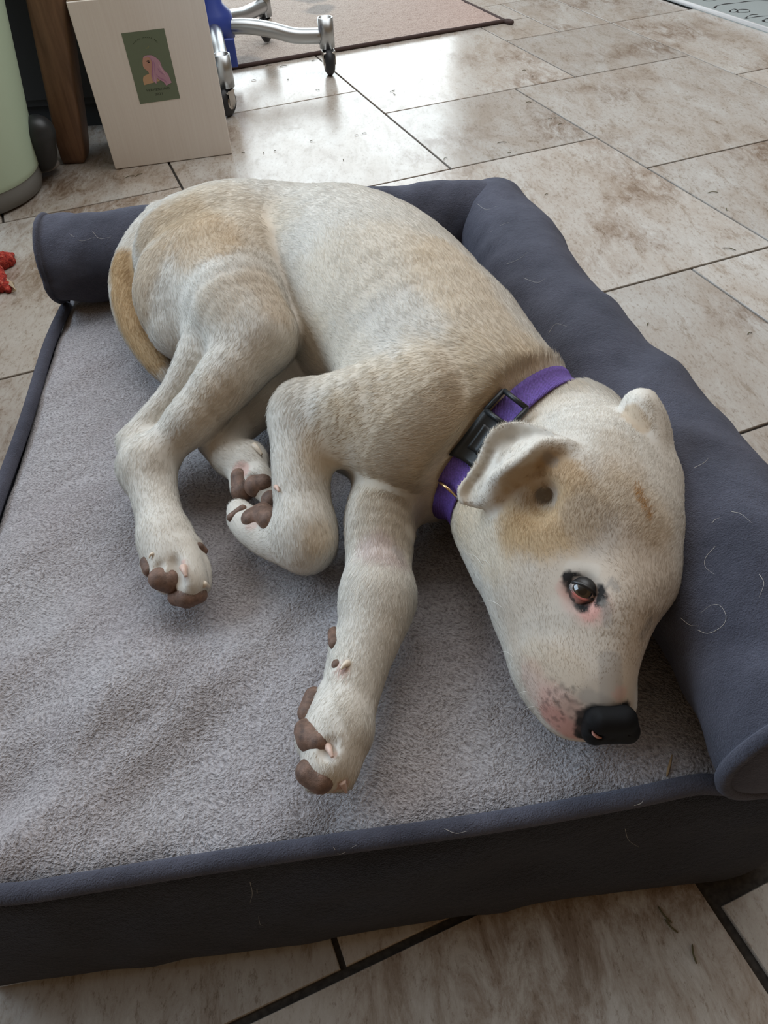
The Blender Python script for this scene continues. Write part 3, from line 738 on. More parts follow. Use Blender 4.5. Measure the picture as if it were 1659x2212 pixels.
for a in [([(346, 1250, 22), (364, 1254, 24)], 22), ([(382, 1290, 17), (404, 1290, 19), (430, 1285, 16)], 17), ([(316, 1215), (322, 1232)], 12), ([(430, 1181, 9), (440, 1190, 8)], 9),
          ([(517, 1030, 17), (524, 1060, 23)], 18), ([(552, 1050, 22), (568, 1046, 20)], 22), ([(586, 1080), (584, 1098)], 20), ([(545, 1122, 22), (568, 1112, 22), (582, 1124, 22)], 22), ([(500, 1118), (524, 1100)], 9),
          ([(722, 1368), (724, 1390)], 13), ([(678, 1505), (664, 1540)], 19), ([(660, 1578, 22), (672, 1594, 26), (688, 1602, 20)], 23), ([(668, 1668, 26), (692, 1684, 26)], 26), ([(728, 1436)], 11)]:
    paw_pad(*a)
def claw(p0, p1, r, mat=PINKM, hgt=.004):
    a = on(*p0); s = msize(*p0, a); b = on(*p1, hgt); m = (a + b) / 2 + np.array([0, 0, .0015])
    P = catmull([a, m, b], 6); V, F = tube(P, np.linspace(r * s, r * s * .35, len(P)), 10); mesh('claw', V, F, mat, dog)
claw((396, 1226), (402, 1246), 9); claw((440, 1262), (452, 1268), 8, HORN); claw((330, 1196), (322, 1206), 4, HORN, .003)
claw((548, 962), (566, 982), 8, HORN, .003); claw((752, 1432), (736, 1446), 8, HORN, .004); claw((708, 1612), (718, 1636), 9); claw((738, 1688), (748, 1712), 9); claw((596, 1052), (602, 1062), 6)
# nose leather
NOSE = Mat('nose_leather', (.006, .006, .0065), .5); NOSE.b.inputs['Specular IOR Level'].default_value = .16; NOSE.bump(NOSE.n('TexVoronoi', Scale=900.).outputs['Distance'], .35, .0005)
def npt(u, v, z): return at(u, v, z)
ns = .62 / FPX
V, F = local_mesh([wprim(npt(1297, 1556, .279), npt(1343, 1554, .279), 25 * ns, 25 * ns, .007), wprim(npt(1286, 1582, .267), npt(1353, 1579, .267), 20 * ns, 20 * ns, .007),
                   wprim(npt(1280, 1580, .270), npt(1284, 1560, .275), 16 * ns, 14 * ns, .006), wprim(npt(1357, 1578, .268), npt(1352, 1556, .276), 14 * ns, 12 * ns, .006)], .0009,
                  [(npt(1290, 1586, .2755) , 5.0 * ns, .002), (npt(1282, 1580, .277), 4.5 * ns, .002), (npt(1299, 1590, .2745), 4.5 * ns, .002), (npt(1355, 1580, .275), 5 * ns, .002), (npt(1325, 1602, .272), 2.2 * ns, .003)])
link('nose', fast_mesh('nose', V, F), NOSE.m, dog)
P = np.array([npt(1279, 1576, .2772), npt(1282, 1585, .2757), npt(1291, 1592, .2742), npt(1300, 1594, .2732)]); V, F = tube(catmull(P, 5), [.0003 + .0009 * math.sin(math.pi * i / 15) for i in range(16)], 8)
mesh('nostril_rim', V, F, Mat('nostril_pink', (.50, .24, .19), .5).m, dog)
NC = npt(1320, 1566, .270); FURLESS += [(npt(1297, 1556, .279), 27 * ns), (npt(1320, 1556, .279), 27 * ns), (npt(1343, 1554, .279), 27 * ns), (npt(1286, 1582, .267), 22 * ns), (npt(1320, 1580, .267), 22 * ns), (npt(1353, 1578, .267), 22 * ns)]
# eye
ER_ = .0090; EC = EYE + EYE_D * .0068
ez = -EYE_D; ex_ = (at(1290, 1286, .3) - at(1230, 1252, .3)); ex_ -= ez * (ex_ @ ez); ex_ /= np.linalg.norm(ex_); ey_ = np.cross(ez, ex_)
def sph(r, th0, th1, ph0, ph1, nu=28, nv=20):
    V = []; 
    for i in range(nv + 1):
        for j in range(nu + 1):
            th = th0 + (th1 - th0) * i / nv; ph = ph0 + (ph1 - ph0) * j / nu
            V.append((r, th, ph))
    F = [(i * (nu + 1) + j, i * (nu + 1) + j + 1, (i + 1) * (nu + 1) + j + 1, (i + 1) * (nu + 1) + j) for i in range(nv) for j in range(nu)]
    return V, F
EYEM = Mat('eye_wet', (.03, .02, .015), .04, Coat_Weight=1.0, Coat_Roughness=.02)
at3 = EYEM.n('Attribute', attribute_name='eyecol'); EYEM.base(at3.outputs['Color'])
sv, sf = sph(ER_, 0, math.pi, 0, 2 * math.pi, 48, 40)
V = [EC + r * (math.cos(th) * ez + math.sin(th) * (math.cos(ph) * ex_ + math.sin(ph) * ey_)) for r, th, ph in sv]
eye = mesh('eye', V, sf, EYEM.m, dog); ecol = eye.data.color_attributes.new('eyecol', 'FLOAT_COLOR', 'POINT')
def eyec(th): 
    d = th / .75
    return (.006, .005, .005, 1) if d < .42 else (.055, .038, .024, 1) if d < .88 else (.012, .009, .008, 1) if d < 1.05 else (.45, .38, .34, 1)
ecol.data.foreach_set('color', np.array([eyec(th) for r, th, ph in sv], 'f').ravel())
# lids: shells over the eyeball, open along an almond line
def lid(name, up, edge, mat, r=.0096, over=.0008):
    V = []; nu, nv = 30, 12; F = []
    for i in range(nv + 1):
        for j in range(nu + 1):
            x = -1.08 + 2.16 * j / nu; y0 = edge(x); t = i / nv; y = y0 + (up * 1.25 - y0) * t
            lon = x * 1.0; lat = y * 1.0
            d = math.cos(lat) * math.cos(lon) * ez + math.cos(lat) * math.sin(lon) * ex_ + math.sin(lat) * ey_
            rr = r + (over * math.exp(-((t - .12) / .12) ** 2)) - (.0012 if i == 0 else 0)
            V.append(EC + d * rr)
    for i in range(nv):
        for j in range(nu): F.append((i * (nu + 1) + j, i * (nu + 1) + j + 1, (i + 1) * (nu + 1) + j + 1, (i + 1) * (nu + 1) + j))
    return mesh(name, V, F, mat, dog)
LIDB = Mat('lid_dark', (.015, .014, .014), .35).m
LP = Mat('lid_skin', (.4, .15, .12), .32, Coat_Weight=.4); al = LP.n('Attribute', attribute_name='lidcol'); LP.base(al.outputs['Color'])
lid('upper_eyelid', 1, lambda x: .22 * (1 - (x / 1.08) ** 2) + .02, LIDB)
lo_ = lid('lower_eyelid', -1, lambda x: -.46 * (1 - (x / 1.08) ** 2) - .02 * x, LP.m)
lc = []
for i in range(13):
    for j in range(31):
        x = -1.08 + 2.16 * j / 30; t = i / 12
        w = 1 / (1 + math.exp(-(abs(x - .05) - .62) * 14)); c = np.array([.40, .105, .085]) * (1 - t) + np.array([.42, .26, .22]) * t
        w2 = max(0, 1 - math.hypot((x + .35) / .32, (t - .75) / .35)); c = c * (1 - min(1, w + w2 * 2)) + np.array([.015, .014, .014]) * min(1, w + w2 * 2); lc.append((*c, 1))
la = lo_.data.color_attributes.new('lidcol', 'FLOAT_COLOR', 'POINT'); la.data.foreach_set('color', np.array(lc, 'f').ravel())

# ---- finish the fur
for c, r in FURLESS: keep &= np.linalg.norm(RT - c, axis=1) > r
dpl = (RT - CC) @ CN; rad = np.linalg.norm(RT - CC - dpl[:, None] * CN, axis=1)
keep &= ~((np.abs(dpl) < CW * .8) & (rad < .13) & (np.linalg.norm(RT - CC, axis=1) < .14))
# thin the fur out near folds where the neighbouring surface is closer than the hair is long
crowd = sample(BODY, RT + RN * .006); keep &= crowd > .0015
RT, RN, tdir, bend, ln = RT[keep], RN[keep], tdir[keep], bend[keep], ln[keep]; NK = len(RT)
eard = np.full(NK, 9.)
for q in np.vstack([catmull(e, 5) for e in (E1, E2, E3, E4)] + [catmull(e, 5) for e in RE]): eard = np.minimum(eard, np.linalg.norm(RT - q, axis=1))
ln = np.where(eard < .006, .0035, np.where(eard < .012, np.minimum(ln, .005), ln))
eyed = np.linalg.norm(RT - EYE, axis=1); ln = ln * np.clip(eyed / .03, .35, 1)
nd = np.linalg.norm(RT - NC, axis=1); ln = ln * np.clip(nd / .06, .35, 1)
L = ln * rng.uniform(.65, 1.15, NK)
ts = np.array([0, .35, .7, 1.0]); lift = rng.uniform(.10, .30, NK)
PT = np.empty((NK, 4, 3))
for i, t in enumerate(ts):
    PT[:, i] = RT - RN * .0004 + tdir * (L * t)[:, None] + RN * (L * lift * (t - .45 * t * t))[:, None] + bend * (L * t * t)[:, None]
PT[..., 2] = np.maximum(PT[..., 2], BZ + .001)
hc = bpy.data.hair_curves.new('fur'); hc.add_curves([4] * NK)
hc.attributes['position'].data.foreach_set('vector', PT.astype('f').ravel())
ra_ = hc.attributes.get('radius') or hc.attributes.new('radius', 'FLOAT', 'POINT')
rad0 = np.where(ln < .006, .000085, .000125)[:, None] * np.array([1, .9, .65, .15])[None]
ra_.data.foreach_set('value', rad0.astype('f').ravel())
hcx = coat(RT + rng.normal(0, .0016, RT.shape)) * rng.normal(1.0, .085, NK)[:, None]; dk = rng.random(NK) < .02; hcx[dk] *= .75
fc = np.ones((NK, 4), 'f'); fc[:, :3] = np.clip(hcx * 1.08, 0, .95); a_ = hc.attributes.new('hcol', 'FLOAT_COLOR', 'CURVE'); a_.data.foreach_set('color', fc.ravel())
a_ = hc.attributes.new('hnor', 'FLOAT_VECTOR', 'CURVE'); 
hn = RN + rng.normal(0, .14, (NK, 3)); hn /= np.linalg.norm(hn, axis=1)[:, None]; a_.data.foreach_set('vector', hn.astype('f').ravel())
FURM = bpy.data.materials.new('fur'); FURM.use_nodes = True; t = FURM.node_tree; t.nodes.clear()
o_ = t.nodes.new('ShaderNodeOutputMaterial'); df = t.nodes.new('ShaderNodeBsdfDiffuse'); a1 = t.nodes.new('ShaderNodeAttribute'); a1.attribute_name = 'hcol'
a2 = t.nodes.new('ShaderNodeAttribute'); a2.attribute_name = 'hnor'; t.links.new(a1.outputs['Color'], df.inputs[0]); t.links.new(a2.outputs['Vector'], df.inputs['Normal'])
t.links.new(df.outputs[0], o_.inputs[0])
fo = bpy.data.objects.new('fur', hc); COL.objects.link(fo); hc.materials.append(FURM); fo.parent = dog; fo.matrix_parent_inverse = dog.matrix_world.inverted(); fo['kind'] = 'stuff'
# whiskers
def hairs(name, curves, r, col, parent=None):
    cu = bpy.data.hair_curves.new(name); k = len(curves[0]); cu.add_curves([k] * len(curves)); cu.attributes['position'].data.foreach_set('vector', np.array(curves, 'f').ravel())
    rr = cu.attributes.get('radius') or cu.attributes.new('radius', 'FLOAT', 'POINT'); rr.data.foreach_set('value', np.tile(np.linspace(r, r * .3, k), len(curves)).astype('f'))
    o = bpy.data.objects.new(name, cu); COL.objects.link(o); cu.materials.append(Mat(name + '_hair', col, .5).m)
    if parent: o.parent = parent; o.matrix_parent_inverse = parent.matrix_world.inverted()
    return o
wc = []
for (u0, v0), (u1, v1), dz in [((1045, 1225), (1010, 1195), .008), ((1060, 1222), (1035, 1215), .01), ((1085, 1312), (1040, 1300), .01), ((1110, 1420), (1075, 1410), .008), ((1150, 1500), (1115, 1500), .006), ((1165, 1530), (1130, 1535), .004), ((1180, 1450), (1130, 1420), .012), ((1200, 1480), (1150, 1445), .012)]:
    a = on(u0, v0); b = at(u1, v1, max(a[2] - dz, BZ + .006)); wc.append(catmull([a, (a + b) / 2 + np.array([0, 0, .004]), b], 4))
hairs('whiskers', wc, .00018, (.8, .78, .72), dog)['kind'] = 'stuff'

# ------------------------------------------------------------------ collar
collar = empty('dog_collar', tuple(CC)); tag(collar, 'purple webbing collar with black plastic side-release buckle round the dog\'s neck', 'collar')
STRAP = Mat('purple_webbing', (.10, .05, .26), .65); v_ = STRAP.coord()
w1 = STRAP.n('TexWave', wave_type='BANDS'); w1.inputs['Scale'].default_value = 260; STRAP.l(v_, w1.inputs['Vector']); w2 = STRAP.noise(v_, 700, 2)
STRAP.base(STRAP.ramp(w2, [(.3, (.085, .045, .22)), (.7, (.17, .09, .42))])); STRAP.bump(STRAP.math('ADD', w1.outputs['Fac'], w2), .6, .0006)
BPL = Mat('black_plastic', (.016, .018, .019), .42).m; BRASS = Mat('brass', (.75, .52, .25), .3, 1.0).m
def strap_mesh(name, i0, i1, mat, extra=0.0, width=1.0, parent=collar, th=.0018):
    rows = RINGS; n = (i1 - i0) % NA or NA; closed = n == NA; V = []; ids = [(i0 + k) % NA for k in range(n + (0 if closed else 1))]
    m = len(ids); mid = np.array([rows[3][i] for i in ids])
    for lay in (extra + th, extra):
        for q in range(7):
            for i in ids:
                p = rows[3][i] + (rows[q][i] - rows[3][i]) * width; d = p - CC - CN * ((p - CC) @ CN); d /= np.linalg.norm(d); V.append(p + d * lay)
    F = []; f_ = lambda l, q, i: (l * 7 + q) * m + i % m
    for i in range(m if closed else m - 1):
        for q in range(6):
            F.append((f_(0, q, i), f_(0, q + 1, i), f_(0, q + 1, i + 1), f_(0, q, i + 1))); F.append((f_(1, q, i), f_(1, q, i + 1), f_(1, q + 1, i + 1), f_(1, q + 1, i)))
        F.append((f_(0, 0, i), f_(0, 0, i + 1), f_(1, 0, i + 1), f_(1, 0, i))); F.append((f_(0, 6, i), f_(1, 6, i), f_(1, 6, i + 1), f_(0, 6, i + 1)))
    if not closed:
        for i in (0, m - 1):
            for q in range(6): F.append((f_(0, q, i), f_(1, q, i), f_(1, q + 1, i), f_(0, q + 1, i)) if i == 0 else (f_(0, q, i), f_(0, q + 1, i), f_(1, q + 1, i), f_(1, q, i)))
    return mesh(name, V, F, mat, parent)
strap_mesh('strap', 0, 0, STRAP.m)
ia, ib, ic, id_ = ring_idx(1000, 985), ring_idx(1058, 893), ring_idx(968, 1040), ring_idx(1098, 856)
def span(a, b):
    a, b = (a, b) if (b - a) % NA < NA / 2 else (b, a); return a, b
a, b = span(ia, ib); strap_mesh('buckle', a, b, BPL, .0015, 1.22, th=.006)
n_ = (b - a) % NA; strap_mesh('release_tab', (a + max(1, n_ // 4)) % NA, (a + n_ - max(1, n_ // 4)) % NA, BPL, .0070, .5, th=.0022)
a, b = span(ic, ia); strap_mesh('strap_loop', a, b, STRAP.m, .0022, 1.0, th=.0022)
# ladder-lock slide: a rectangular frame
a, b = span(ib, id_)
sl = []
def rpt(i, q, h): p = RINGS[q][i % NA]; d = p - CC - CN * ((p - CC) @ CN); d /= np.linalg.norm(d); return p + d * h
rq = lambda i, q, h: rpt(i, 3, h) + (rpt(i, q, h) - rpt(i, 3, h)) * 1.18
fr = [rq(a, 0, .006), rq(a, 6, .006), rq(b, 6, .006), rq(b, 0, .006), rq(a, 0, .006)]
VF = [tube([fr[i], fr[i + 1]], .0022, 8) for i in range(4)]; V, F = join(*VF); mesh('slide', V, F, BPL, collar)
ring_c = rpt(ring_idx(955, 1045), 3, .004)
tt = np.linspace(0, 2 * math.pi, 24); V, F = tube([ring_c + .009 * (math.cos(w) * CN + math.sin(w) * (cy_ * .5 + cx_ * .86)) for w in tt], .0012, 8, False); mesh('tag_ring', V, F, BRASS, collar)

# ------------------------------------------------------------------ cardboard wine box
FB0 = np.array([-.6073, 1.8689]); FB1 = np.array([-.3274, 1.9260]); BW_ = float(np.linalg.norm(FB1 - FB0)); BA = math.atan2(*(FB1 - FB0)[::-1]); BH = .345; BD = .20
box = empty('cardboard_box', (FB0[0], FB0[1], 0), BA)
tag(box, 'tall off-white cardboard wine box with a green label showing a pink-haired woman', 'box')
CARD = Mat('card', (.60, .55, .49), .8); v_ = CARD.coord(scale=(1, 1, .03)); CARD.base(CARD.ramp(CARD.noise(v_, 260, 3), [(.3, (.84, .79, .74)), (.7, (.88, .84, .79))])); CARD.bump(CARD.noise(v_, 260, 3), .25, .0006)
MB_ = Matrix.Translation((FB0[0], FB0[1], 0)) @ Matrix.Rotation(BA, 4, 'Z')
bm = bmesh.new(); bm_box(bm, 0, BW_, 0, BD, .001, BH, .0018, MB_); bmobj('carton', bm, CARD.m, box)
CARDT = Mat('card_edge', (.36, .29, .21), .85).m
bm = bmesh.new()
bm_box(bm, .002, BW_ - .002, .004, BD / 2 - .001, BH, BH + .003, 0, MB_); bm_box(bm, .002, BW_ - .002, BD / 2 + .001, BD - .004, BH, BH + .003, 0, MB_)
bmobj('flaps', bm, CARDT, box)
bn = np.array([math.sin(BA), -math.cos(BA), 0]); bp = np.array([*FB0, 0]); bxd = np.array([math.cos(BA), math.sin(BA), 0])
def onbox(x, y, lift=.0004):
    """spot on the box front (x, y: measured on an enlargement of the label)"""
    u, v = 250 + x / 11.06, 40 + y / 11.06; d = ray(u, v); t = ((bp - CAM) @ bn) / (d @ bn); return CAM + d * t + bn * lift
def flat(name, pts, col, lift, parent, rough=.6):
    return mesh(name, [onbox(*p, lift) for p in pts], [tuple(range(len(pts)))], Mat(name + '_ink', col, rough).m, parent, False)
lab = flat('label', [(130, 355), (1155, 232), (1540, 1905), (585, 2045)], (.17, .215, .145), .0004, box)
flat('printed_shoulders', [(660, 1390), (720, 1350), (800, 1320), (850, 1290), (960, 1400), (1060, 1490), (960, 1510), (890, 1535), (680, 1590), (650, 1470)], (.62, .40, .24), .0006, lab)
flat('printed_face', [(650, 930), (700, 880), (800, 900), (860, 1000), (875, 1150), (860, 1340), (800, 1330), (775, 1260), (690, 1200), (650, 1130), (640, 1030)], (.60, .34, .26), .0008, lab)
flat('printed_hair', [(650, 935), (700, 885), (760, 872), (850, 872), (960, 930), (1050, 1010), (1110, 1170), (1170, 1250), (1250, 1320), (1300, 1450), (1335, 1525), (1210, 1600), (1140, 1510), (1060, 1470), (990, 1420), (970, 1560), (930, 1520), (880, 1480), (850, 1350), (872, 1150), (860, 1020), (800, 925), (740, 905), (690, 940)], (.56, .33, .44), .0010, lab)
def stroke(name, pts, w, col, lift, parent):
    P = catmull([onbox(*p, lift) for p in pts], 4); T = np.gradient(P, axis=0); T /= np.linalg.norm(T, axis=1)[:, None]; N = np.cross(T, bn); n = len(P)
    ww = w * np.sin(np.linspace(.25, math.pi - .15, n))[:, None]
    return mesh(name, np.vstack([P + N * ww, P - N * ww]), [(i, i + 1, n + i + 1, n + i) for i in range(n - 1)], Mat(name + '_ink', col, .6).m, parent, False)
for pts, c in [([(830, 930), (880, 1080), (870, 1300), (900, 1470)], (.42, .20, .36)), ([(900, 1010), (930, 1120), (930, 1300)], (.45, .25, .40)), ([(1000, 1180), (1060, 1270), (1160, 1340)], (.42, .22, .36)), ([(960, 1330), (1060, 1420), (1180, 1480), (1230, 1560)], (.45, .22, .38)), ([(1020, 1060), (1090, 1200), (1220, 1400)], (.68, .45, .55)), ([(930, 1380), (940, 1450), (955, 1530)], (.68, .45, .55))]:
    stroke('hair_strand', pts, .0012, c, .0012, lab)
stroke('printed_brow', [(735, 1030), (765, 1008), (802, 1000)], .0011, (.05, .03, .03), .0012, lab); stroke('printed_eye', [(760, 1062), (790, 1040), (816, 1050)], .0014, (.05, .03, .03), .0012, lab)
stroke('printed_moon', [(712, 712), (760, 700), (792, 655)], .0006, (.35, .33, .12), .0006, lab)
for i in range(15):
    w = math.pi * (1.12 + .70 * i / 14 ); X_, Y_ = 690 + 30 * i / 14 + 300 * math.cos(w + .1), 700 + 245 * math.sin(w)
    if i in (5, 11): continue
    stroke('printed_motto', [(X_ - 14, Y_ + 10), (X_, Y_ - 14), (X_ + 14, Y_ + 6)], .0006, (.05, .075, .04), .0006, lab)
def text(body, p0, p1, height, col, lift, parent, name):
    cu = bpy.data.curves.new(name, 'FONT'); cu.body = body; cu.size = 1; cu.space_character = 1.12; ob = bpy.data.objects.new(name, cu); COL.objects.link(ob); bpy.context.view_layer.update()
    me = bpy.data.meshes.new_from_object(ob.evaluated_get(bpy.context.evaluated_depsgraph_get())); bpy.data.objects.remove(ob)
    n = len(me.vertices); c = np.empty(n * 3, 'f'); me.vertices.foreach_get('co', c); c = c.reshape(-1, 3); w = c[:, 0].max() - c[:, 0].min(); x0 = c[:, 0].min(); h0 = c[:, 1].max()
    A, B = onbox(*p0, lift), onbox(*p1, lift); e = (B - A); L = np.linalg.norm(e); e /= L; up = np.cross(bn, e); up /= np.linalg.norm(up)
    if up[2] < 0: up = -up
    P = A + np.outer((c[:, 0] - x0) / w * L, e) + np.outer(c[:, 1] / h0 * height, up); me.vertices.foreach_set('co', P.astype('f').ravel()); me.update()
    return link(name, me, Mat(name + '_ink', col, .6).m, parent, False)
text('VERMENTINO', (738, 1748), (1290, 1685), .0052, (.02, .03, .018), .0006, lab, 'printed_name'); text('2021', (948, 1838), (1122, 1818), .0050, (.02, .03, .018), .0006, lab, 'printed_year')

# ------------------------------------------------------------------ pedal bin
bc = np.array([-.925, 1.765]); can = empty('pedal_bin', (bc[0], bc[1], 0)); tag(can, 'mint green pedal bin with a grey plastic base at the left edge', 'bin')
MINT = Mat('mint_metal', (.55, .70, .54), .38).m; GPL = Mat('grey_plastic', (.17, .17, .16), .55).m; DPL = Mat('dark_plastic', (.022, .025, .028), .4).m
r_ = lambda z: .163 + .15 * z
V, F = revolve([(r_(.05) - .004, .046), (r_(.05), .050)] + [(r_(z), z) for z in np.linspace(.06, .55, 8)] + [(r_(.55) - .01, .555)], 72, *bc); mesh('body', V, F, MINT, can)
V, F = revolve([(.0, .001), (.150, .001), (.163, .006), (.168, .02), (.168, .046), (.160, .052), (.10, .052)], 72, *bc); mesh('base', V, F, GPL, can)
V, F = revolve([(r_(.55), .556), (r_(.55), .575), (.17, .60), (.09, .615), (.0, .62)], 64, *bc); mesh('lid', V, F, DPL, can)
hp = at(95, 318, .075); pr = [wprim(at(84, 285, .115), at(88, 335, .055), .036, .036, .01)]
V, F = local_mesh(pr, .003); link('hinge_housing', fast_mesh('hinge_housing', V, F), DPL, can)
pp = at(90, 350, .03); V, F = revolve([(0, .018), (.036, .018), (.040, .022), (.036, .027), (0, .027)], 32, pp[0], pp[1]); mesh('pedal', V, F, Mat('pedal_grey', (.20, .18, .165), .5).m, can)

# ------------------------------------------------------------------ table with a splayed brown leg, dark backdrop added behind to deepen the shade
tab = empty('wooden_table', (-.722, 1.93, 0)); tag(tab, 'brown wooden table of which one leg shows between the green bin and the white box', 'table')
WOOD = Mat('brown_wood', (.12, .065, .035), .45); v_ = WOOD.coord(scale=(6, 6, .6)); WOOD.base(WOOD.ramp(WOOD.noise(v_, 9, 6, .6, .6), [(.3, (.13, .068, .040)), (.6, (.24, .135, .08)), (.8, (.30, .17, .10))])); WOOD.bump(WOOD.noise(v_, 40, 4), .15, .0005)
def leg(bx, by, tx, ty, w0, w1, h=.70):
    bm = bmesh.new(); g = bm_box(bm, -.5, .5, -.5, .5, 0, 1, .12)
    for v in bm.verts:
        t = v.co.z; w = w0 + (w1 - w0) * t; v.co = Vector((bx + (tx - bx) * t + v.co.x * w, by + (ty - by) * t + v.co.y * w, .002 + t * h))
    return bmobj('leg', bm, WOOD.m, tab, True)
leg(-.722, 1.945, -.615, 1.97, .066, .092); leg(-1.55, 1.945, -1.60, 1.97, .066, .09); leg(-1.55, 2.6, -1.6, 2.55, .066, .09)
bm = bmesh.new(); bm_box(bm, -1.75, -.57, 1.89, 2.72, .70, .74, .006); bmobj('tabletop', bm, WOOD.m, tab)
backdrop = empty('shade_backdrop', (-1.45, 2.24, 0)); tag(backdrop, 'added dark backdrop standing in for the shade behind the brown table leg', 'shade_backdrop')
bm = bmesh.new(); bm_box(bm, -2.3, -.60, 2.16, 2.31, .06, .66, .004); bmobj('backdrop_board', bm, Mat('backdrop_dark', (.018, .016, .015), .5).m, backdrop)
bm = bmesh.new(); bm_box(bm, -2.26, -.62, 2.18, 2.30, .0, .06); bmobj('backdrop_foot', bm, Mat('backdrop_foot_black', (.01, .01, .01), .7).m, backdrop)
bm = bmesh.new(); bm_box(bm, -2.28, -1.56, 2.146, 2.16, .08, .64, .003); bmobj('door', bm, Mat('backdrop_front', (.022, .019, .017), .45).m, backdrop)  # front boards of the added backdrop, not real cupboard doors
bm = bmesh.new(); bm_box(bm, -1.54, -.62, 2.146, 2.16, .08, .64, .003); bmobj('door', bm, Mat('backdrop_front', (.022, .019, .017), .45).m, backdrop)

# ------------------------------------------------------------------ rolling stand on five castors
HUB = np.array([-.42, 2.55]); st = empty('rolling_stand', (*HUB, 0)); tag(st, 'silver five-legged rolling stand with a blue hub and black castors, beside the white box', 'stand')
STEEL = Mat('satin_steel', (.46, .48, .49), .34, 1.0).m; BLUE = Mat('blue_plastic', (.030, .060, .30), .38).m; RUB = Mat('black_rubber', (.015, .016, .020), .5).m; CHR = Mat('castor_chrome', (.55, .53, .50), .22, 1.0).m
V, F = revolve([(0, .085), (.040, .085), (.058, .10), (.062, .135), (.055, .165), (.036, .185), (.030, .24), (.026, .25)], 32, *HUB); mesh('hub', V, F, BLUE, st)
V, F = revolve([(.019, .24), (.019, .62), (0, .62)], 20, *HUB); mesh('column', V, F, STEEL, st)
bm = bmesh.new(); q = HUB + np.array([.045, -.055]); bm_box(bm, q[0] - .016, q[0] + .016, q[1] - .006, q[1] + .006, .035, .11, .004); bmobj('latch', bm, BLUE, st)
targets = [(-.0896, 2.505), (-.3575, 2.205), (-.295, 2.84), (-.66, 2.78), (-.705, 2.39)]
for k, (tx, ty) in enumerate(targets):
    d = np.array([tx, ty]) - HUB; L = np.linalg.norm(d); d /= L; zo = .0125 if k == 2 else 0.0
    if k >= 3: zo = 0
    P = catmull([(HUB[0] + d[0] * r, HUB[1] + d[1] * r, z) for r, z in ((.03, .128), (.10, .128), (.17, .118), (.24, .102 + zo), (L - .014, .100 + zo))], 8)
    V, F = tube(P, .0205, 18); arm = mesh('arm', V, F, STEEL, st)
    V, F = revolve([(.019, .070 + zo), (.0225, .070 + zo), (.0225, .147 + zo), (.019, .147 + zo), (.019, .075 + zo)], 28, tx, ty); mesh('socket', V, F, STEEL, arm)
    V, F = revolve([(0, .062 + zo), (.016, .062 + zo), (.016, .072 + zo), (0, .072 + zo)], 20, tx, ty); mesh('stem_bush', V, F, RUB, arm)
    rot = [1.75, 1.15, 1.3, .4, 2.4][k]; wd = np.array([math.cos(rot), math.sin(rot)]); wn_ = np.array([-wd[1], wd[0]]); c = np.array([tx, ty]) + wd * -.010
    def cyl(r, w, off, z, seg=28, rim=.3):
        prof = [(0, -w), (r * (1 - rim), -w), (r, -w * .4), (r, w * .4), (r * (1 - rim), w), (0, w)]; V = []; 
        for rr, x in prof:
            for j in range(seg):
                a = 2 * math.pi * j / seg; o = c + wn_ * (x + off) + wd * rr * math.cos(a); V.append((o[0], o[1], z + rr * math.sin(a)))
        F = [(i * seg + j, i * seg + (j + 1) % seg, (i + 1) * seg + (j + 1) % seg, (i + 1) * seg + j) for i in range(len(prof) - 1) for j in range(seg)]
        return V, F
    V, F = cyl(.036, .014, 0, .036 + zo); mesh('wheel', V, F, RUB, arm)
    V, F = cyl(.020, .0158, 0, .036 + zo, 20, .15); mesh('wheel_cap', V, F, CHR, arm)
    bm = bmesh.new(); R_ = Matrix.Translation((c[0], c[1], zo)) @ Matrix.Rotation(rot, 4, 'Z')
    bm_box(bm, -.014, .014, .0160, .0190, .030, .066, .001, R_); bm_box(bm, -.014, .014, -.0190, -.0160, .030, .066, .001, R_); bm_box(bm, -.016, .020, -.0175, .0175, .058, .064, .002, R_)
    bmobj('fork', bm, CHR, arm)

# ------------------------------------------------------------------ rug and door mat
def pile(name, c, lo, hi, scale):
    m = Mat(name, c, .95); v = m.coord(); return m, v
RG = Mat('rug_pile', (.3, .24, .2), .95); v_ = RG.coord()
fine = RG.noise(v_, 260, 3, .6); mid = RG.noise(v_, 5, 3, .5); sp = RG.n('TexVoronoi', Scale=4.2, Randomness=.9); wv = RG.n('VectorMath', operation='ADD'); RG.l(v_, wv.inputs[0]); nz_ = RG.n('TexNoise', Scale=9.); RG.l(v_, nz_.inputs['Vector']); sc_ = RG.n('VectorMath', operation='SCALE'); RG.l(nz_.outputs['Color'], sc_.inputs[0]); sc_.inputs['Scale'].default_value = .09
RG.l(sc_.outputs[0], wv.inputs[1]); RG.l(wv.outputs[0], sp.inputs['Vector'])
cA = RG.ramp(fine, [(.3, (.31, .25, .215)), (.5, (.47, .405, .36)), (.72, (.60, .54, .485))]); sx_ = RG.n('SeparateXYZ'); RG.l(v_, sx_.inputs[0])
pinkf = RG.ramp(RG.math('ADD', RG.math('MULTIPLY', sx_.outputs[0], 1.0), .45), [(.35, (0,) * 3), (.9, (1,) * 3)])
cB = RG.mix(pinkf, cA, RG.mix(1.0, cA, (1.0, .86, .84), 'MULTIPLY'))
spot = RG.ramp(sp.outputs['Distance'], [(.0, (1,) * 3), (.26, (1,) * 3), (.34, (0,) * 3)])
cC = RG.mix(RG.math('MULTIPLY', spot, RG.ramp(RG.math('ADD', sx_.outputs[0], .55), [(.55, (.85,) * 3), (.75, (0,) * 3)])), cB, RG.mix(.5, cB, (.10, .13, .15)))
RG.base(cC); RG.bump(fine, .9, .004)
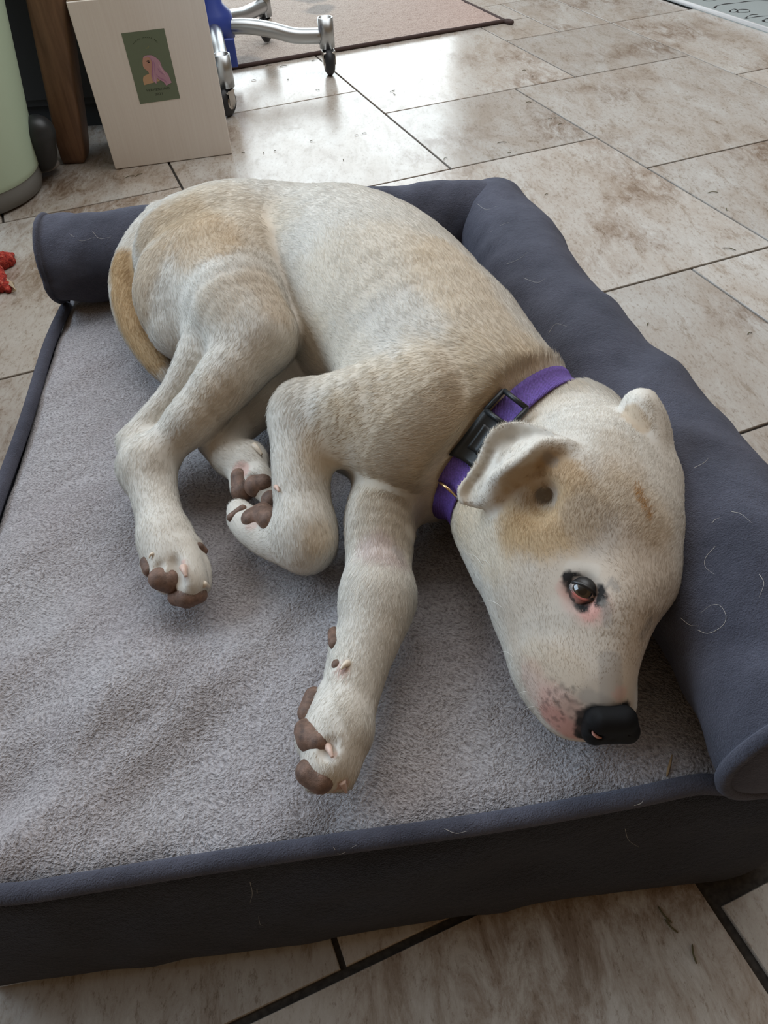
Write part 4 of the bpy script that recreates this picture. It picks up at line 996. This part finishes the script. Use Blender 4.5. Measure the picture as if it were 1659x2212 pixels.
rc = np.array([.5087, 2.941]); rd = np.array([-.913, -.347]) / .9767; rp_ = np.array([rd[1], -rd[0]]); 
if rp_[1] < 0: rp_ = -rp_
rug = empty('area_rug', (rc[0], rc[1], 0)); tag(rug, 'beige and pink pile rug with grey spots and a dark brown bound edge', 'rug')
nxr, nyr = 220, 160; sx2 = np.linspace(.008, 1.22, nxr); sy2 = np.linspace(.008, .98, nyr); X, Y = np.meshgrid(sx2, sy2)
Zr = .0095 + .003 * vnoise(X * 90, Y * 90) + .0015 * vnoise(X * 30, Y * 30); Pq = rc + X[..., None] * rd + Y[..., None] * rp_
V = np.dstack([Pq, Zr]).reshape(-1, 3); ix = np.arange(nxr * nyr).reshape(nyr, nxr); F = np.stack([ix[:-1, :-1], ix[1:, :-1], ix[1:, 1:], ix[:-1, 1:]], -1).reshape(-1, 4)
mesh('pile', V, F, RG.m, rug)
P = [(*(rc + rd * a + rp_ * b), .006) for a, b in ((0, .98), (0, .5), (0, .01), (.006, .002), (.3, .0), (.6, 0), (.9, 0), (1.22, 0), (1.228, .01), (1.228, .98))]
V, F = tube(catmull(P, 8), .0062, 10); mesh('binding', V, F, Mat('brown_binding', (.060, .036, .032), .9).m, rug)
MATM = Mat('mat_vinyl', (.33, .37, .37), .7); v_ = MATM.coord(); MATM.base(MATM.ramp(MATM.noise(v_, 500, 2), [(.3, (.27, .31, .31)), (.7, (.38, .42, .42))])); MATM.bump(MATM.noise(v_, 700, 2), .4, .001)
m0 = np.array([1.1202, 3.118]); m1 = np.array([1.304, 2.6606]); me_ = (m1 - m0) / np.linalg.norm(m1 - m0); mn = np.array([-me_[1], me_[0]])
dm = empty('door_mat', (*m0, 0)); tag(dm, 'pale blue-grey floor mat with a raised light edge and dark cursive lettering', 'mat')
def mq(a, b, z): p = m0 + me_ * a + mn * b; return (p[0], p[1], z)
V = [mq(-.5, 0, 0), mq(.9, 0, 0), mq(.9, .6, 0), mq(-.5, .6, 0)]; V += [(x, y, .006) for x, y, z in V]
mesh('mat_base', V, [(0, 1, 2, 3), (4, 7, 6, 5), (0, 4, 5, 1), (1, 5, 6, 2), (2, 6, 7, 3), (3, 7, 4, 0)], MATM.m, dm, False)
V, F = tube([mq(-.5, .006, .006), mq(.9, .006, .006), mq(.9, .594, .006), mq(-.5, .594, .006), mq(-.5, .006, .006)], .0075, 10); mesh('mat_edge', V, F, Mat('mat_edge_white', (.62, .62, .62), .5).m, dm)
INK = Mat('mat_ink', (.012, .012, .014), .7).m
def mp_(x, y): return at(1380 + x / 5.946, y / 5.946, .0064)
for pts, w in [([(970, 104), (1000, 76), (1100, 52), (1260, 36), (1400, 16), (1560, 8), (1700, 12), (1900, 40)], .0045), ([(1270, 132), (1220, 116), (1170, 142), (1200, 158), (1260, 150), (1285, 122), (1400, 124), (1420, 150), (1330, 160), (1265, 160)], .004),
               ([(1530, 182), (1440, 192), (1372, 232), (1440, 226), (1560, 208), (1700, 200)], .0045), ([(1700, 246), (1640, 240), (1600, 265), (1640, 285), (1720, 270)], .005), ([(820, 0), (900, 12), (1000, -4)], .003)]:
    P = catmull([mp_(*p) for p in pts], 6); T = np.gradient(P, axis=0); T /= np.linalg.norm(T, axis=1)[:, None]; N = np.cross(T, (0, 0, 1)); n = len(P); ww = w * (.6 + .4 * np.sin(np.arange(n) * .6))[:, None]
    mesh('lettering', np.vstack([P + N * ww, P - N * ww]), [(i, i + 1, n + i + 1, n + i) for i in range(n - 1)], INK, dm, False)

# ------------------------------------------------------------------ red frayed toy at the left edge
REDM = Mat('red_fleece', (.42, .035, .022), .9); v_ = REDM.coord(); REDM.base(REDM.ramp(REDM.noise(v_, 160, 4, .7), [(.35, (.16, .012, .012)), (.55, (.46, .04, .025)), (.72, (.62, .20, .14))])); REDM.bump(REDM.noise(v_, 300, 3), .8, .003)
toy = empty('rope_toy', tuple(at(-10, 590, .0))); tag(toy, 'chewed red dog toy with frayed beige threads on the tiles at the left edge', 'dog toy')
pr = []
for a, b, r0, r1 in [((-40, 570), (14, 562), .030, .016), ((10, 556), (28, 550), .012, .004), ((-10, 590), (6, 610), .018, .010), ((-30, 620), (12, 618), .020, .010), ((8, 618), (20, 628), .010, .005), ((16, 565), (22, 558), .010, .007)]:
    A, B = at(*a, r0 * .7), at(*b, max(r1 * .7, .004)); pr.append(wprim(A, B, r0, r1, .004))
V, F = local_mesh(pr, .0016); V[:, 2] = np.maximum(V[:, 2], .001); V = V + (.0028 * np.stack([vnoise(V[:, 0] * 260, V[:, 1] * 260 + k * 9) for k in range(3)], 1)); V[:, 2] = np.maximum(V[:, 2], .001)
link('fleece', fast_mesh('fleece', V, F), REDM.m, toy)
VF = []
for i in range(9):
    a = at(8 + i * .6, 598 + i * 1.5, .010); b = at(24 + i * 1.2, 608 + i * 2.2, .012); c = at(31 - i * .7, 612 + i * 2.4, .003); VF.append(tube(catmull([a, b, c], 5), .0009, 6))
V, F = join(*VF); mesh('threads', V, F, Mat('beige_thread', (.52, .43, .31), .9).m, toy)

# ------------------------------------------------------------------ grass bits on the tiles, shed hairs on the bed
def blade(u, v, L, ang, z=.0012, w=.0011, bendk=.3):
    p = at(u, v, z); d = np.array([math.cos(ang), math.sin(ang), 0]); s_ = np.array([-d[1], d[0], 0])
    P = np.array([p - d * L / 2, p + s_ * L * bendk * .3 + np.array([0, 0, .001]), p + d * L / 2]); return tube(catmull(P, 4), np.array([w * .3] + [w * .7] * 7 + [w * .2])[:9], 5)
VF = [blade(u, v, L * .001, a) for u, v, L, a in [(848, 197, 22, .8), (852, 203, 14, 2), (1132, 152, 12, .2), (1142, 221, 16, 0), (1150, 165, 10, 1), (962, 342, 18, .9), (1085, 308, 26, .1), (1210, 268, 14, .7), (1188, 256, 10, 0), (1200, 255, 9, .2), (1540, 416, 24, 0), (1575, 538, 26, -.5), (1570, 452, 14, 1.3),
      (570, 330, 10, 1.4), (525, 330, 9, .2), (742, 345, 9, 1.5), (594, 326, 6, .4), (548, 173, 16, .2), (622, 172, 8, .9), (686, 194, 14, -.5), (676, 131, 12, .5), (580, 142, 22, .4), (612, 143, 26, .3), (640, 96, 12, .3), (770, 292, 10, .2), (787, 288, 12, .1), (672, 305, 7, .2), (280, 382, 26, .5), (300, 378, 22, .9), (1100, 330, 10, .3),
      (1436, 1975, 16, 2.1), (1450, 2000, 14, 2.2), (1500, 2060, 15, 1.5), (1180, 420, 9, .4), (1400, 700, 10, 1), (1620, 720, 12, .4)]]
V, F = join(*VF); o = mesh('grass_bits', V, F, Mat('dry_grass', (.10, .085, .035), .8).m); tag(o, 'scattered dry grass clippings and crumbs on the stone tiles', 'grass clippings', kind='stuff')
from mathutils.bvhtree import BVHTree
def bvh(objs):
    V = []; F = []
    for o in objs:
        k = len(V); V += [o.matrix_world @ v.co for v in o.data.vertices]; F += [tuple(i + k for i in p.vertices) for p in o.data.polygons]
    return BVHTree.FromPolygons(V, F)
bpy.context.view_layer.update()
BT = bvh([c for c in bed.children if c.type == 'MESH'])
def onbed(u, v, h=.0006):
    p = BT.ray_cast(Vector(CAM), Vector(ray(u, v)))[0]; return np.array(p) - ray(u, v) * h if p is not None else None
hs = []
for L in [[(1545, 1180), (1524, 1205), (1524, 1225), (1542, 1240)], [(1538, 1130), (1545, 1122), (1556, 1118)], [(1505, 1360), (1530, 1368), (1560, 1352), (1568, 1330), (1555, 1308), (1535, 1308), (1512, 1325)], [(1470, 1335), (1490, 1350), (1510, 1352)], [(1580, 1105), (1600, 1110), (1625, 1130)],
          [(1060, 500), (1085, 485), (1100, 480)], [(1030, 440), (1050, 452), (1075, 445)], [(1095, 570), (1120, 560), (1140, 545)], [(1130, 600), (1160, 610), (1180, 600)], [(1185, 720), (1200, 700), (1225, 705)], [(200, 500), (215, 515), (240, 512)], [(150, 505), (175, 520), (205, 512)], [(330, 470), (350, 480), (372, 478)],
          [(555, 1920), (560, 1990), (568, 2000)], [(1350, 1790), (1358, 1815), (1380, 1830)], [(720, 1830), (735, 1845), (770, 1825)], [(1370, 1740), (1385, 1735), (1390, 1725)], [(60, 1560), (75, 1550), (85, 1535)], [(1500, 1010), (1520, 1000), (1530, 990)], [(1570, 900), (1590, 915), (1610, 905)], [(1640, 1240), (1650, 1260), (1640, 1290)], [(1400, 760), (1420, 750), (1450, 765)], [(540, 1905), (545, 1930), (540, 1950)], [(960, 1790), (985, 1800), (1010, 1795)]]:
    P = [onbed(*p) for p in L]
    if any(p is None for p in P): continue
    C_k = catmull(P, 14); hs.append(C_k[np.linspace(0, len(C_k) - 1, 24).astype(int)])
o = hairs('shed_hairs', hs, .00011, (.75, .70, .62)); tag(o, 'loose pale dog hairs lying on the dark velvet bolsters', 'dog hair', kind='stuff')
P = [onbed(1440, 1678, .001), onbed(1446, 1655, .002), onbed(1452, 1630, .003)]; V, F = tube(catmull(P, 4), [.0004, .0008, .001, .001, .001, .001, .0008, .0006, .0003], 6); o = mesh('straw', V, F, Mat('straw_yellow', (.30, .20, .10), .7).m); tag(o, 'small bit of dry straw on the plush top near the front right corner', 'straw')
